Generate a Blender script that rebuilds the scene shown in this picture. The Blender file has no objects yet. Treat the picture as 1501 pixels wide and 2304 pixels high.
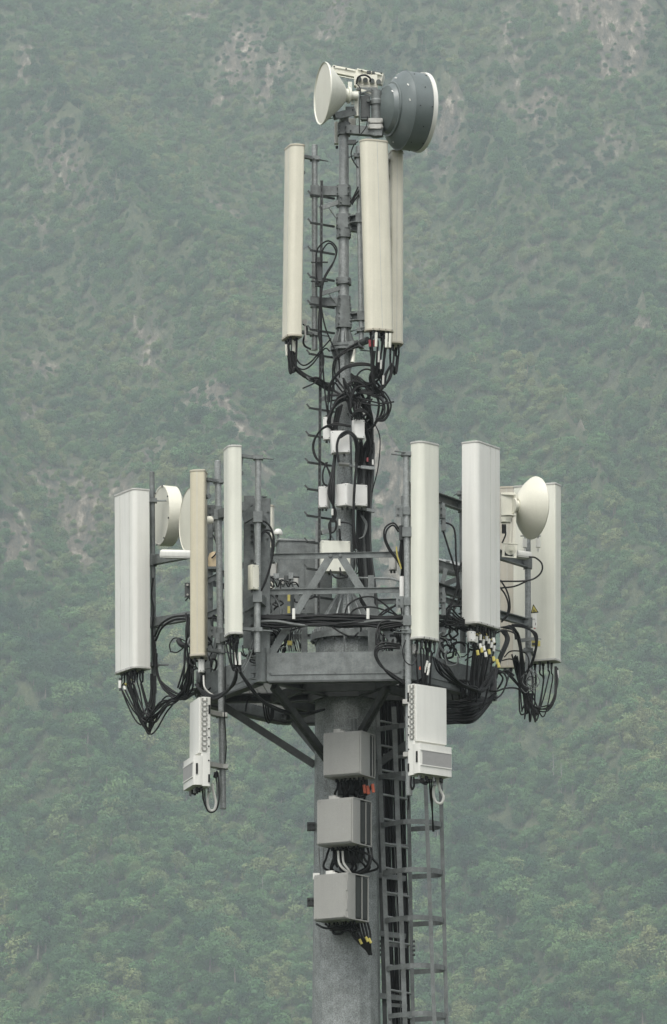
import bpy, math, random
from mathutils import Vector, Matrix, noise
R = math.radians
random.seed(7)
SC = bpy.context.scene
COL = SC.collection

# ------------------------------------------------------------------ camera
CAMP = Vector((0.14, -60.0, 0.0))
PITCH = R(11.7)
FPX = 12000.0                      # focal length in photo pixels (1501 x 2304)
cam = bpy.data.cameras.new("camera")
cam.sensor_fit = 'VERTICAL'; cam.sensor_height = 24.0; cam.sensor_width = 24.0
cam.lens = FPX / 2304 * 24.0
cam.clip_start = 1.0; cam.clip_end = 6000
co = bpy.data.objects.new("camera", cam); COL.objects.link(co)
co.location = CAMP; co.rotation_euler = (R(90) + PITCH, 0, 0)
SC.camera = co

# ------------------------------------------------------------------ world, sun, exposure
SUN_EL, SUN_AZ = R(60), R(195)     # azimuth clockwise from +Y
w = bpy.data.worlds.new("World"); SC.world = w; w.use_nodes = True
nt = w.node_tree; nt.nodes.clear()
sky = nt.nodes.new('ShaderNodeTexSky'); sky.sky_type = 'NISHITA'; sky.sun_disc = False
sky.sun_elevation = SUN_EL; sky.sun_rotation = SUN_AZ
sky.air_density = 1.0; sky.dust_density = 3.0; sky.ozone_density = 1.0
hs = nt.nodes.new('ShaderNodeHueSaturation'); hs.inputs['Saturation'].default_value = 0.16
bgn = nt.nodes.new('ShaderNodeBackground'); bgn.inputs[1].default_value = 0.135
out = nt.nodes.new('ShaderNodeOutputWorld')
nt.links.new(sky.outputs[0], hs.inputs['Color']); nt.links.new(hs.outputs[0], bgn.inputs[0]); nt.links.new(bgn.outputs[0], out.inputs[0])
sl = bpy.data.lights.new("sun", 'SUN'); sl.energy = 1.35; sl.angle = R(38); sl.color = (1.0, 0.965, 0.90)
so = bpy.data.objects.new("sun", sl); COL.objects.link(so)
sd = Vector((math.sin(SUN_AZ) * math.cos(SUN_EL), math.cos(SUN_AZ) * math.cos(SUN_EL), math.sin(SUN_EL)))
so.rotation_euler = sd.to_track_quat('Z', 'Y').to_euler(); so.location = (0, 0, 60)
SC.view_settings.view_transform = 'Standard'; SC.view_settings.look = 'None'
SC.view_settings.exposure = 0.90; SC.view_settings.gamma = 1.0

# ------------------------------------------------------------------ helpers
def P(px, py, Y=0.0):
    """photo pixel -> point of the plane y = Y"""
    u = (px - 750.5) / FPX; v = (1152 - py) / FPX
    d = Vector((u, math.cos(PITCH) - v * math.sin(PITCH), math.sin(PITCH) + v * math.cos(PITCH)))
    return CAMP + d * ((Y - CAMP.y) / d.y)

def tag(o, label=None, cat=None, group=None, kind=None):
    if label: o['label'] = label
    if cat: o['category'] = cat
    if group: o['group'] = group
    if kind: o['kind'] = kind
    return o

def thing(name, label, cat, loc, group=None):
    o = bpy.data.objects.new(name, None); COL.objects.link(o)
    o.location = loc; o.empty_display_size = 0.1
    return tag(o, label, cat, group)

def wloc(o):
    v = Vector((0, 0, 0))
    while o is not None:
        v += Vector(o.location); o = o.parent
    return v

def frame_to(o, x, y, z):
    return Matrix(((x.x, y.x, z.x, o.x), (x.y, y.y, z.y, o.y), (x.z, y.z, z.z, o.z), (0, 0, 0, 1)))

def yawframe(o, yaw, up=Vector((0, 0, 1))):
    """local -y faces yaw (0 = towards the camera, + = right)"""
    up = up.normalized()
    x = Vector((math.cos(yaw), math.sin(yaw), 0)); x = (x - up * x.dot(up)).normalized()
    y = up.cross(x)
    return frame_to(o, x, y, up)

def round_poly(pts, r, n=3):
    out = []; k = len(pts)
    for i in range(k):
        p0 = Vector(pts[i - 1]); p = Vector(pts[i]); p1 = Vector(pts[(i + 1) % k])
        a = (p0 - p); b = (p1 - p); la, lb = a.length, b.length
        t = min(r, la * .45, lb * .45)
        if t < 1e-4: out.append(tuple(p)); continue
        A = p + a / la * t; B = p + b / lb * t
        for j in range(n + 1):
            s = j / n
            q = A * (1 - s) ** 2 + p * 2 * s * (1 - s) + B * s * s
            out.append((q.x, q.y))
    return out

def rect(w, d):
    return [(-w / 2, -d / 2), (w / 2, -d / 2), (w / 2, d / 2), (-w / 2, d / 2)]

class MB:
    def __init__(s): s.v = []; s.f = []; s.sm = []
    def add(s, vs, fs, smooth=False, M=None):
        b = len(s.v)
        s.v += [(M @ Vector(q)) if M is not None else Vector(q) for q in vs]
        s.f += [tuple(b + i for i in f) for f in fs]
        s.sm += [smooth] * len(fs)
        return s
    def box(s, c, size, M=None, bev=0.0):
        if bev > 0:
            T = (M or Matrix()) @ Matrix.Translation(Vector(c))
            return s.prism(round_poly(rect(size[0], size[1]), bev, 2), -size[2] / 2, size[2] / 2, T)
        x, y, z = size[0] / 2, size[1] / 2, size[2] / 2; c = Vector(c)
        vs = [c + Vector((i * x, j * y, k * z)) for k in (-1, 1) for j in (-1, 1) for i in (-1, 1)]
        return s.add(vs, [(0, 2, 3, 1), (4, 5, 7, 6), (0, 1, 5, 4), (2, 6, 7, 3), (0, 4, 6, 2), (1, 3, 7, 5)], False, M)
    def prism(s, poly, z0, z1, M=None, inset=0.0):
        n = len(poly)
        lev = [(z0, 1.0), (z1, 1.0)]
        if inset > 0:
            lev = [(z0, 1 - inset), (z0 + .004, 1), (z1 - .004, 1), (z1, 1 - inset)]
        vs = [(x * k, y * k, z) for z, k in lev for x, y in poly]
        fs = []
        for l in range(len(lev) - 1):
            for i in range(n):
                j = (i + 1) % n
                fs.append((l * n + i, l * n + j, (l + 1) * n + j, (l + 1) * n + i))
        s.add(vs, fs, True, M)
        b = (len(lev) - 1) * n
        return s.add([(x * lev[0][1], y * lev[0][1], z0) for x, y in poly], [tuple(reversed(range(n)))], False, M).add([(x * lev[-1][1], y * lev[-1][1], z1) for x, y in poly], [tuple(range(n))], False, M)
    def tube(s, pts, r, n=8, cap=True, rs=None):
        pts = [Vector(p) for p in pts]; m = len(pts)
        t0 = (pts[1] - pts[0]).normalized()
        a = t0.orthogonal().normalized()
        vs = []; 
        for i in range(m):
            t = (pts[min(i + 1, m - 1)] - pts[max(i - 1, 0)])
            if t.length < 1e-9: t = t0
            t.normalize()
            a = (a - t * a.dot(t)).normalized(); b = t.cross(a)
            rr = rs[i] if rs else r
            for k in range(n):
                an = 2 * math.pi * k / n
                vs.append(pts[i] + (a * math.cos(an) + b * math.sin(an)) * rr)
        fs = [(i * n + k, i * n + (k + 1) % n, (i + 1) * n + (k + 1) % n, (i + 1) * n + k) for i in range(m - 1) for k in range(n)]
        s.add(vs, fs, True)
        if cap:
            s.add(vs[:n], [tuple(reversed(range(n)))]); s.add(vs[-n:], [tuple(range(n))])
        return s
    def cyl(s, p0, p1, r0, r1=None, n=16):
        return s.tube([p0, p1], r0, n, True, [r0, r0 if r1 is None else r1])
    def beam(s, p0, p1, w, h, up=(0, 0, 1), c=None):
        """bar of width w (sideways) and height h (along up)"""
        p0 = Vector(p0); p1 = Vector(p1); z = (p1 - p0); L = z.length; z.normalize()
        up = Vector(up); y = (up - z * up.dot(z))
        if y.length < 1e-4: y = z.orthogonal()
        y.normalize(); x = y.cross(z)
        M = frame_to(p0, x, y, z)
        if c:   # C channel open to +x: web at -x side
            t = c
            pl = [(-w / 2, -h / 2), (w / 2, -h / 2), (w / 2, -h / 2 + t), (-w / 2 + t, -h / 2 + t), (-w / 2 + t, h / 2 - t), (w / 2, h / 2 - t), (w / 2, h / 2), (-w / 2, h / 2)]
            n = 8
            vs = [(a, b, 0) for a, b in pl] + [(a, b, L) for a, b in pl]
            fs = [(i, (i + 1) % n, n + (i + 1) % n, n + i) for i in range(n)]
            fs += [(0, 3, 2, 1), (0, 7, 4, 3), (7, 6, 5, 4), (8, 9, 10, 11), (8, 11, 12, 15), (12, 13, 14, 15)]
            return s.add(vs, fs, False, M)
        return s.box((0, 0, L / 2), (w, h, L), M)
    def lathe(s, prof, o, axis, n=32, cap0=False, cap1=False):
        """prof: (t along axis, radius)"""
        o = Vector(o); z = Vector(axis).normalized(); x = z.orthogonal().normalized(); y = z.cross(x)
        vs = []
        for t, r in prof:
            for k in range(n):
                an = 2 * math.pi * k / n
                vs.append(o + z * t + (x * math.cos(an) + y * math.sin(an)) * r)
        m = len(prof)
        fs = [(i * n + k, i * n + (k + 1) % n, (i + 1) * n + (k + 1) % n, (i + 1) * n + k) for i in range(m - 1) for k in range(n)]
        s.add(vs, fs, True)
        if cap0: s.add(vs[:n], [tuple(reversed(range(n)))])
        if cap1: s.add(vs[-n:], [tuple(range(n))])
        return s
    def build(s, name, mat, parent=None, ang=32):
        me = bpy.data.meshes.new(name)
        off = wloc(parent) if parent else Vector((0, 0, 0))
        if parent is None and s.v:
            off = Vector((sum(v.x for v in s.v) / len(s.v), sum(v.y for v in s.v) / len(s.v), min(v.z for v in s.v)))
        me.from_pydata([v - off for v in s.v], [], s.f)
        me.polygons.foreach_set('use_smooth', s.sm)
        me.materials.append(mat); me.update()
        if any(s.sm): me.set_sharp_from_angle(angle=R(ang))
        o = bpy.data.objects.new(name, me); COL.objects.link(o)
        if parent: o.parent = parent
        else: o.location = off
        return o

def spline(pts, k=8):
    pts = [Vector(p) for p in pts]
    if len(pts) < 3: return pts
    q = [pts[0] * 2 - pts[1]] + pts + [pts[-1] * 2 - pts[-2]]
    o = []
    for i in range(1, len(q) - 2):
        a, b, c, d = q[i - 1], q[i], q[i + 1], q[i + 2]
        for j in range(k):
            t = j / k
            o.append(0.5 * ((2 * b) + (c - a) * t + (2 * a - 5 * b + 4 * c - d) * t * t + (3 * b - a - 3 * c + d) * t ** 3))
    o.append(pts[-1]); return o

def proj(p):
    q = Vector(p) - CAMP
    f = q.y * math.cos(PITCH) + q.z * math.sin(PITCH); u = -q.y * math.sin(PITCH) + q.z * math.cos(PITCH)
    return 750.5 + q.x / f * FPX, 1152 - u / f * FPX

def PP(l): return [P(*q) for q in l]

# ------------------------------------------------------------------ materials
def newmat(name):
    m = bpy.data.materials.new(name); m.use_nodes = True
    n = m.node_tree; b = n.nodes['Principled BSDF']; return m, n, b

def mat(name, col, rough=0.5, metal=0.0, var=0.12, scale=6.0, streak=0.0, fine=0.0, bump=0.0, spec=0.5):
    """painted or metal surface with mottling and run-off streaks"""
    m, n, b = newmat(name); N = n.nodes; L = n.links
    b.inputs['Roughness'].default_value = rough; b.inputs['Metallic'].default_value = metal
    b.inputs['Specular IOR Level'].default_value = spec
    tc = N.new('ShaderNodeNewGeometry')
    no = N.new('ShaderNodeTexNoise'); no.inputs['Scale'].default_value = scale; no.inputs['Detail'].default_value = 6; no.inputs['Roughness'].default_value = .65
    L.new(tc.outputs['Position'], no.inputs['Vector'])
    mr = N.new('ShaderNodeMapRange'); mr.inputs[1].default_value = .3; mr.inputs[2].default_value = .7
    mr.inputs[3].default_value = 1 - var; mr.inputs[4].default_value = 1 + var
    L.new(no.outputs['Fac'], mr.inputs[0])
    last = mr.outputs[0]
    if streak > 0:
        mp = N.new('ShaderNodeMapping'); mp.inputs['Scale'].default_value = (22, 22, 1.1)
        L.new(tc.outputs['Position'], mp.inputs[0])
        n2 = N.new('ShaderNodeTexNoise'); n2.inputs['Scale'].default_value = 1; n2.inputs['Detail'].default_value = 5
        L.new(mp.outputs[0], n2.inputs['Vector'])
        m2 = N.new('ShaderNodeMapRange'); m2.inputs[1].default_value = .42; m2.inputs[2].default_value = .72; m2.inputs[3].default_value = 1; m2.inputs[4].default_value = 1 - streak
        L.new(n2.outputs['Fac'], m2.inputs[0])
        mu = N.new('ShaderNodeMath'); mu.operation = 'MULTIPLY'; L.new(last, mu.inputs[0]); L.new(m2.outputs[0], mu.inputs[1]); last = mu.outputs[0]
    if fine > 0:
        n3 = N.new('ShaderNodeTexNoise'); n3.inputs['Scale'].default_value = 70; n3.inputs['Detail'].default_value = 3
        L.new(tc.outputs['Position'], n3.inputs['Vector'])
        m3 = N.new('ShaderNodeMapRange'); m3.inputs[1].default_value = .3; m3.inputs[2].default_value = .7; m3.inputs[3].default_value = 1 - fine; m3.inputs[4].default_value = 1 + fine
        L.new(n3.outputs['Fac'], m3.inputs[0])
        mu = N.new('ShaderNodeMath'); mu.operation = 'MULTIPLY'; L.new(last, mu.inputs[0]); L.new(m3.outputs[0], mu.inputs[1]); last = mu.outputs[0]
    mx = N.new('ShaderNodeVectorMath'); mx.operation = 'SCALE'
    mx.inputs[0].default_value = col; L.new(last, mx.inputs['Scale'])
    L.new(mx.outputs[0], b.inputs['Base Color'])
    if bump > 0:
        bp = N.new('ShaderNodeBump'); bp.inputs['Strength'].default_value = bump; bp.inputs['Distance'].default_value = .01
        L.new(no.outputs['Fac'], bp.inputs['Height']); L.new(bp.outputs[0], b.inputs['Normal'])
    return m

STEEL = mat('galvanised_steel', (.142, .155, .15), .55, .25, .30, 9, .12, .12)
STEELP = mat('galvanised_pipe', (.235, .25, .243), .5, .25, .25, 16, .08, .18)
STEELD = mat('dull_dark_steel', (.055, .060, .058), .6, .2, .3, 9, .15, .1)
POLE = mat('pole_zinc', (.20, .217, .21), .55, .2, .28, 7, .06, .38)
WHITE = mat('cool_white_paint', (.62, .62, .575), .45, 0, .03, 2.5, .07, .015)
WHITE2 = mat('off_white_paint', (.60, .605, .525), .45, 0, .04, 2.5, .07, .015)
CREAM = mat('cream_paint', (.59, .58, .49), .45, 0, .04, 3, .03, .03)
IVORY = mat('aged_ivory_paint', (.565, .545, .445), .5, 0, .05, 2.5, .08, .03)
TAN = mat('tan_paint', (.50, .462, .345), .5, 0, .06, 2.5, .06, .03)
TAND = mat('old_brownish_paint', (.43, .405, .34), .6, 0, .08, 2.5, .08, .03)
DISHG = mat('grey_dish_paint', (.115, .138, .136), .35, 0, .10, 4, .03, .03)
BOXG = mat('warm_grey_paint', (.27, .27, .25), .5, 0, .05, 4, .04, .04)
BOXD = mat('dark_heat_sink', (.03, .034, .031), .6, 0, .1, 12, spec=.3)
BOXB = mat('cool_white_box', (.60, .60, .57), .5, 0, .05, 6, .04, .02)
BLACK = mat('black_rubber', (.0075, .008, .008), .55, 0, .3, 20, spec=.28)
GREYC = mat('grey_cable', (.13, .14, .135), .5, 0, .2, 20)
WCAB = mat('white_conduit', (.5, .5, .46), .45, 0, .1, 20)
YELL = mat('yellow_tape', (.46, .40, .10), .5, 0, .1, 30)
RED = mat('red_sleeve', (.26, .045, .05), .5, 0, .1, 30)
ORANGE = mat('orange_connector', (.42, .09, .04), .5, 0, .1, 30)
BEIGE = mat('beige_shade', (.58, .46, .29), .5, 0, .06, 8, .03)
SEAM = mat('panel_seam', (.46, .46, .42), .5, 0, .1, 5)
GRATE = mat('grating_zinc', (.34, .35, .34), .6, .2, .2, 20)
SLOT_SHADE = mat('slot_shadow_grey', (.24, .24, .22), .6, 0, .1, 12)  # darker grey on the radio fins, painting in the thin slot shadows

# ------------------------------------------------------------------ terrain
def hill(x, y):
    base = -12.0
    t = y - 1050 + 22 * math.sin(x / 140.0)
    if t > 0:
        s = min(t, 1150)
        base += s * s / (s + 60) * 0.73 * 1.04
    # slanting spurs and gullies
    u = (x * 2.4 + t) / 2.6; v = (x - 2.4 * t) / 2.6
    k = max(0, min(1, t / 180))
    n1 = noise.noise(Vector(((u + 14 * noise.noise(Vector((x / 45, t / 80, 2)))) / 75, v / 420, 3.1)))
    n2 = noise.noise(Vector((u / 26, v / 90, 9.7)))
    n3 = noise.noise(Vector((x / 9, y / 14, 1.3)))
    r = (1 - abs(n1) * 2.0)
    r = r * abs(r) if r > 0 else r
    return base + k * (40 * r + 11 * n2 + 3.0 * n3) + (1 - k) * .3 * noise.noise(Vector((x / 15, y / 15, 0)))

def ridge(x, y):
    t = y - 1050 + 22 * math.sin(x / 140.0); u = (x * 2.4 + t) / 2.6; v = (x - 2.4 * t) / 2.6
    return 1 - abs(noise.noise(Vector(((u + 14 * noise.noise(Vector((x / 45, t / 80, 2)))) / 75, v / 420, 3.1)))) * 2.0

def ground_hit(px, py):
    u = (px - 750.5) / FPX; v = (1152 - py) / FPX
    d = Vector((u, math.cos(PITCH) - v * math.sin(PITCH), math.sin(PITCH) + v * math.cos(PITCH)))
    t = 1050
    while t < 2400:
        p = CAMP + d * t
        if p.z < hill(p.x, p.y): return p
        t += 4
    return p

# bare rock areas: photo centre, radii in photo px, strength
ROCKS = [(545, 130, 80, 75, .75), (600, 200, 45, 50, .65), (1390, 50, 70, 80, 1.25), (1290, 20, 60, 40, .6), (185, 1195, 38, 80, 1.1), (120, 1110, 140, 90, .5), (45, 1220, 50, 50, .8), (175, 1240, 25, 40, 1.0),
         (878, 1075, 40, 110, 1.1), (850, 1010, 60, 50, .7), (1010, 300, 60, 45, .65), (60, 130, 50, 50, .45),
         (1230, 215, 90, 40, .6), (1370, 340, 90, 30, .5), (510, 490, 60, 40, .5), (760, 20, 60, 60, .7), (1170, 640, 70, 25, .4), (60, 930, 80, 40, .5), (90, 830, 80, 30, .5), (1150, 130, 60, 80, .5), (1340, 930, 70, 20, .4), (560, 990, 70, 40, .6), (300, 1060, 90, 50, .6), (1050, 690, 50, 25, .4), (1460, 700, 50, 40, .4), (450, 30, 90, 40, .5)]
DIAG = [(140, 360, 190, 30, .62), (60, 480, 120, 22, .5), (490, 890, 190, 42, .68), (330, 780, 120, 30, .5), (500, 485, 90, 22, .45), (1170, 260, 150, 26, .5), (1290, 420, 120, 22, .45), (960, 640, 110, 22, .4), (1130, 800, 130, 22, .42), (1290, 930, 110, 20, .42), (650, 160, 130, 26, .5), (200, 700, 110, 20, .42)]
RK = []
for (px, py, rx, ry, st) in ROCKS:
    c = ground_hit(px, py)
    RK.append((c.x, c.y, rx / 7.2, ry / 7.2 / .42, st))
DG = []
for (px, py, rx, ry, st) in DIAG:
    c = ground_hit(px, py); DG.append((c.x, c.y, rx, ry, st))
def rockness(x, y):
    m = 0
    for (cx, cy, ax, ay, st) in DG:
        X = (x - cx) * 7.2; Yd = -(y - cy) * 3.02; al = (X + Yd) * .7071 / ax; pe = (X - Yd) * .7071 / ay
        d = al * al + pe * pe
        if d < 4: m = max(m, st * math.exp(-d * .9))
    for (cx, cy, ax, ay, st) in RK:
        dx = (x - cx) / ax; dy = (y - cy) / ay
        d = dx * dx + dy * dy
        if d < 4: m = max(m, st * math.exp(-d * .9))
    return m

def spaced(lo, hi, dlo, dhi, fine, coarse):
    o = [lo]
    while o[-1] < hi:
        x = o[-1]
        if dlo <= x <= dhi: st = fine
        else:
            dd = min(abs(x - dlo), abs(x - dhi)); st = min(coarse, fine + dd * .25)
            if x < dlo: st = min(st, max(fine, dlo - x))
        o.append(x + st)
    return o
xs = spaced(-900, 900, -190, 190, 4.0, 60); ys = spaced(-100, 2450, 1060, 2080, 4.0, 60)
vs = [(x, y, hill(x, y)) for y in ys for x in xs]
nx = len(xs)
fs = [(j * nx + i, j * nx + i + 1, (j + 1) * nx + i + 1, (j + 1) * nx + i) for j in range(len(ys) - 1) for i in range(nx - 1)]
me = bpy.data.meshes.new('ground'); me.from_pydata(vs, [], fs)
me.polygons.foreach_set('use_smooth', [True] * len(fs))
at = me.attributes.new('rock', 'FLOAT', 'POINT')
at.data.foreach_set('value', [rockness(v[0], v[1]) if abs(v[0]) < 220 and v[1] > 1050 else 0.0 for v in vs])
gm, gn, gb = newmat('hillside_soil_and_rock'); N = gn.nodes; L = gn.links
gb.inputs['Roughness'].default_value = 0.9; gb.inputs['Specular IOR Level'].default_value = .2
geo = N.new('ShaderNodeNewGeometry')
na = N.new('ShaderNodeTexNoise'); na.inputs['Scale'].default_value = .22; na.inputs['Detail'].default_value = 10; na.inputs['Roughness'].default_value = .8
L.new(geo.outputs['Position'], na.inputs['Vector'])
soil = N.new('ShaderNodeValToRGB'); soil.color_ramp.elements[0].position = .35; soil.color_ramp.elements[0].color = (.022, .050, .026, 1)
soil.color_ramp.elements[1].position = .65; soil.color_ramp.elements[1].color = (.135, .15, .075, 1)
L.new(na.outputs['Fac'], soil.inputs[0])
mp = N.new('ShaderNodeMapping'); mp.inputs['Scale'].default_value = (.30, .10, .12); mp.inputs['Rotation'].default_value = (0, 0, R(12)); L.new(geo.outputs['Position'], mp.inputs[0])
nb = N.new('ShaderNodeTexNoise'); nb.inputs['Scale'].default_value = 1.0; nb.inputs['Detail'].default_value = 8; nb.inputs['Roughness'].default_value = .72; L.new(mp.outputs[0], nb.inputs['Vector'])
rock = N.new('ShaderNodeValToRGB'); e = rock.color_ramp.elements
e[0].position = .38; e[0].color = (.06, .065, .05, 1); e[1].position = .70; e[1].color = (.56, .50, .41, 1)
e2 = e.new(.50); e2.position = .54; e2.color = (.17, .145, .11, 1)
L.new(nb.outputs['Fac'], rock.inputs[0])
ra = N.new('ShaderNodeAttribute'); ra.attribute_name = 'rock'
nc = N.new('ShaderNodeTexNoise'); nc.inputs['Scale'].default_value = .12; nc.inputs['Detail'].default_value = 6; L.new(geo.outputs['Position'], nc.inputs['Vector'])
ad = N.new('ShaderNodeMath'); ad.operation = 'ADD'; L.new(ra.outputs['Fac'], ad.inputs[0]); L.new(nc.outputs['Fac'], ad.inputs[1])
rm = N.new('ShaderNodeMapRange'); rm.inputs[1].default_value = .72; rm.inputs[2].default_value = 1.02; L.new(ad.outputs[0], rm.inputs[0])
mx = N.new('ShaderNodeMix'); mx.data_type = 'RGBA'; L.new(rm.outputs[0], mx.inputs['Factor']); L.new(soil.outputs[0], mx.inputs['A']); L.new(rock.outputs[0], mx.inputs['B'])
L.new(mx.outputs['Result'], gb.inputs['Base Color'])
bp = N.new('ShaderNodeBump'); bp.inputs['Strength'].default_value = 1.0; bp.inputs['Distance'].default_value = 3.0; L.new(nb.outputs['Fac'], bp.inputs['Height']); L.new(bp.outputs[0], gb.inputs['Normal'])
me.materials.append(gm); me.update()
go = bpy.data.objects.new('ground', me); COL.objects.link(go); tag(go, 'wooded mountainside with bare grey rock rising behind the tower', kind='structure')

# ------------------------------------------------------------------ forest (uncountable, far off)
def leafmat(name, dark, light, warm):
    m, n, b = newmat(name); N = n.nodes; L = n.links
    b.inputs['Roughness'].default_value = .75; b.inputs['Specular IOR Level'].default_value = .15
    oi = N.new('ShaderNodeObjectInfo'); g = N.new('ShaderNodeNewGeometry')
    a = N.new('ShaderNodeTexNoise'); a.inputs['Scale'].default_value = .022; a.inputs['Detail'].default_value = 4; mp0 = N.new('ShaderNodeMapping'); mp0.inputs['Rotation'].default_value = (0, 0, R(67)); L.new(g.outputs['Position'], mp0.inputs[0])
    mpp = N.new('ShaderNodeMapping'); mpp.inputs['Scale'].default_value = (.35, 1.3, .25); L.new(mp0.outputs[0], mpp.inputs[0]); L.new(mpp.outputs[0], a.inputs['Vector'])  # slanting hue bands: tree variety, plus relief shading of the spurs in colour
    r = N.new('ShaderNodeMath'); r.operation = 'MULTIPLY_ADD'; r.inputs[1].default_value = .62; L.new(oi.outputs['Random'], r.inputs[0])
    s = N.new('ShaderNodeMath'); s.operation = 'MULTIPLY_ADD'; s.inputs[1].default_value = 2.1; s.inputs[2].default_value = -.90; L.new(a.outputs['Fac'], s.inputs[0]); L.new(s.outputs[0], r.inputs[2])
    cr = N.new('ShaderNodeValToRGB'); e = cr.color_ramp.elements
    e[0].position = 0; e[0].color = (*dark, 1); e[1].position = .95; e[1].color = (*warm, 1); q = e.new(.55); q.color = (*light, 1)
    L.new(r.outputs[0], cr.inputs[0]); L.new(cr.outputs[0], b.inputs['Base Color'])
    return m
LEAF = leafmat('leaves', (.016, .066, .030), (.090, .188, .066), (.215, .24, .10))
BARK = mat('bark', (.16, .14, .11), .9, 0, .3, 2)
protos = bpy.data.collections.new('tree_kinds')
def leafquad(V, F, c, nrm, s):
    nrm = nrm.normalized(); a = nrm.orthogonal().normalized(); b = nrm.cross(a)
    an = random.random() * 6.28; a, b = a * math.cos(an) + b * math.sin(an), b * math.cos(an) - a * math.sin(an)
    k = len(V); V += [c + a * s, c + b * s * .7, c - a * s * .9, c - b * s * .6]; F.append((k, k + 1, k + 2, k + 3))
for ti in range(7):
    V = []; F = []; rr = random.Random(50 + ti)
    hgt = 1.0; blobs = []
    nb_ = 9 if ti < 5 else 7
    for k in range(nb_):
        an = rr.random() * 6.28; rad = rr.random() ** .6 * .38
        z = .38 + rr.random() * .5 - rad * .35
        if ti >= 5: rad *= (1.05 - z) * 1.3
        blobs.append((Vector((rad * math.cos(an), rad * math.sin(an), z)), .15 + rr.random() * .13))
    for (c, br) in blobs:
        for k in range(150):
            d = Vector((rr.gauss(0, 1), rr.gauss(0, 1), rr.gauss(0, 1) + .35)).normalized()
            p = c + d * br * (.7 + rr.random() * .38)
            nn = d + Vector((rr.gauss(0, .5), rr.gauss(0, .5), rr.gauss(0, .5)))
            leafquad(V, F, p, nn, .022 + rr.random() * .03)
    mb = MB(); mb.add(V, F)
    tr = MB(); tr.tube([(0, 0, -.25), (.02, 0, .2), (0, .02, .6)], .03, 5, True, [.035, .028, .012])
    b0 = len(mb.v); mb.v += tr.v; mb.f += [tuple(b0 + i for i in f) for f in tr.f]; nl = len(F)
    m_ = bpy.data.meshes.new('tree_kind'); m_.from_pydata([tuple(v) for v in mb.v], [], mb.f)
    m_.materials.append(LEAF); m_.materials.append(BARK)
    m_.polygons.foreach_set('material_index', [0] * nl + [1] * (len(mb.f) - nl)); m_.update()
    o_ = bpy.data.objects.new('tree_kind', m_); protos.objects.link(o_)
fp = []; fscale = []; frot = []
rr = random.Random(11)
yy = 1085.0
while yy < 2060:
    xx = -200.0
    step = 3.7
    while xx < 200:
        x = xx + rr.uniform(-2.4, 2.4); y = yy + rr.uniform(-2.4, 2.4)
        up = max(0, min(1, (y - 1330) / 350))
        k = rockness(x, y) + .26 * up * noise.noise(Vector((x / 12, y / 25, 5)))
        dens = noise.noise(Vector((x / 30, y / 70, 8.8)))
        p = 1.0 - max(0, k - .12) * 1.6 - up * .12 * (dens > .05) - up * max(0, ridge(x, y) - .78) * 1.7
        steep = max(0, (hill(x, y + 3) - hill(x, y - 3)) / 6)
        if steep > 1.0:
            for _ in range(int(steep * 1.6)):
                if rr.random() < p:
                    x_ = x + rr.uniform(-2, 2); y_ = y + rr.uniform(-2, 2); s = rr.uniform(2.8, 6.0); fp.append((x_, y_, hill(x_, y_) - .15 * s)); fscale.append(s); frot.append(rr.random() * 6.28)
        if rr.random() < p:
            s = rr.uniform(3.8, 8.6) * (1 - .35 * up) * (1 - .45 * min(1, max(0, k)))
            if dens > .25: s *= .85
            if rr.random() < .06: s *= 1.3
            fp.append((x, y, hill(x, y) - .06 * s)); fscale.append(s); frot.append(rr.random() * 6.28)
        elif rr.random() < .75:
            s = rr.uniform(1.4, 3.2); fp.append((x, y, hill(x, y) - .2 * s)); fscale.append(s); frot.append(rr.random() * 6.28)
        xx += step
    yy += step * 1.08
for k in range(46000):
    x = rr.uniform(-200, 200); y = rr.uniform(1085, 2060); up = max(0, min(1, (y - 1330) / 350))
    q = rockness(x, y) * 1.05 + up * max(0, ridge(x, y) - .80) * 1.4 + .12 * up
    if rr.random() > q:
        s = rr.uniform(1.3, 4.4) * (1 - .3 * up); fp.append((x, y, hill(x, y) - .25 * s)); fscale.append(s); frot.append(rr.random() * 6.28)
fm = bpy.data.meshes.new('forest'); fm.from_pydata(fp, [], [])
fm.attributes.new('sz', 'FLOAT', 'POINT').data.foreach_set('value', fscale)
fm.attributes.new('rz', 'FLOAT', 'POINT').data.foreach_set('value', frot)
fo = bpy.data.objects.new('forest', fm); COL.objects.link(fo)
tag(fo, 'hazy green deciduous wood covering the mountainside', 'forest', kind='stuff')
g = bpy.data.node_groups.new('forest_scatter', 'GeometryNodeTree')
g.interface.new_socket('Geometry', in_out='INPUT', socket_type='NodeSocketGeometry'); g.interface.new_socket('Geometry', in_out='OUTPUT', socket_type='NodeSocketGeometry')
gi = g.nodes.new('NodeGroupInput'); gx = g.nodes.new('NodeGroupOutput')
ci = g.nodes.new('GeometryNodeCollectionInfo'); ci.inputs['Collection'].default_value = protos; ci.inputs['Separate Children'].default_value = True; ci.inputs['Reset Children'].default_value = True
ip = g.nodes.new('GeometryNodeInstanceOnPoints'); ip.inputs['Pick Instance'].default_value = True
rv = g.nodes.new('FunctionNodeRandomValue'); rv.data_type = 'INT'; rv.inputs[4].default_value = 0; rv.inputs[5].default_value = 6
s1 = g.nodes.new('GeometryNodeInputNamedAttribute'); s1.data_type = 'FLOAT'; s1.inputs['Name'].default_value = 'sz'
s2 = g.nodes.new('GeometryNodeInputNamedAttribute'); s2.data_type = 'FLOAT'; s2.inputs['Name'].default_value = 'rz'
cx = g.nodes.new('ShaderNodeCombineXYZ'); g.links.new(s2.outputs[0], cx.inputs[2])
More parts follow.
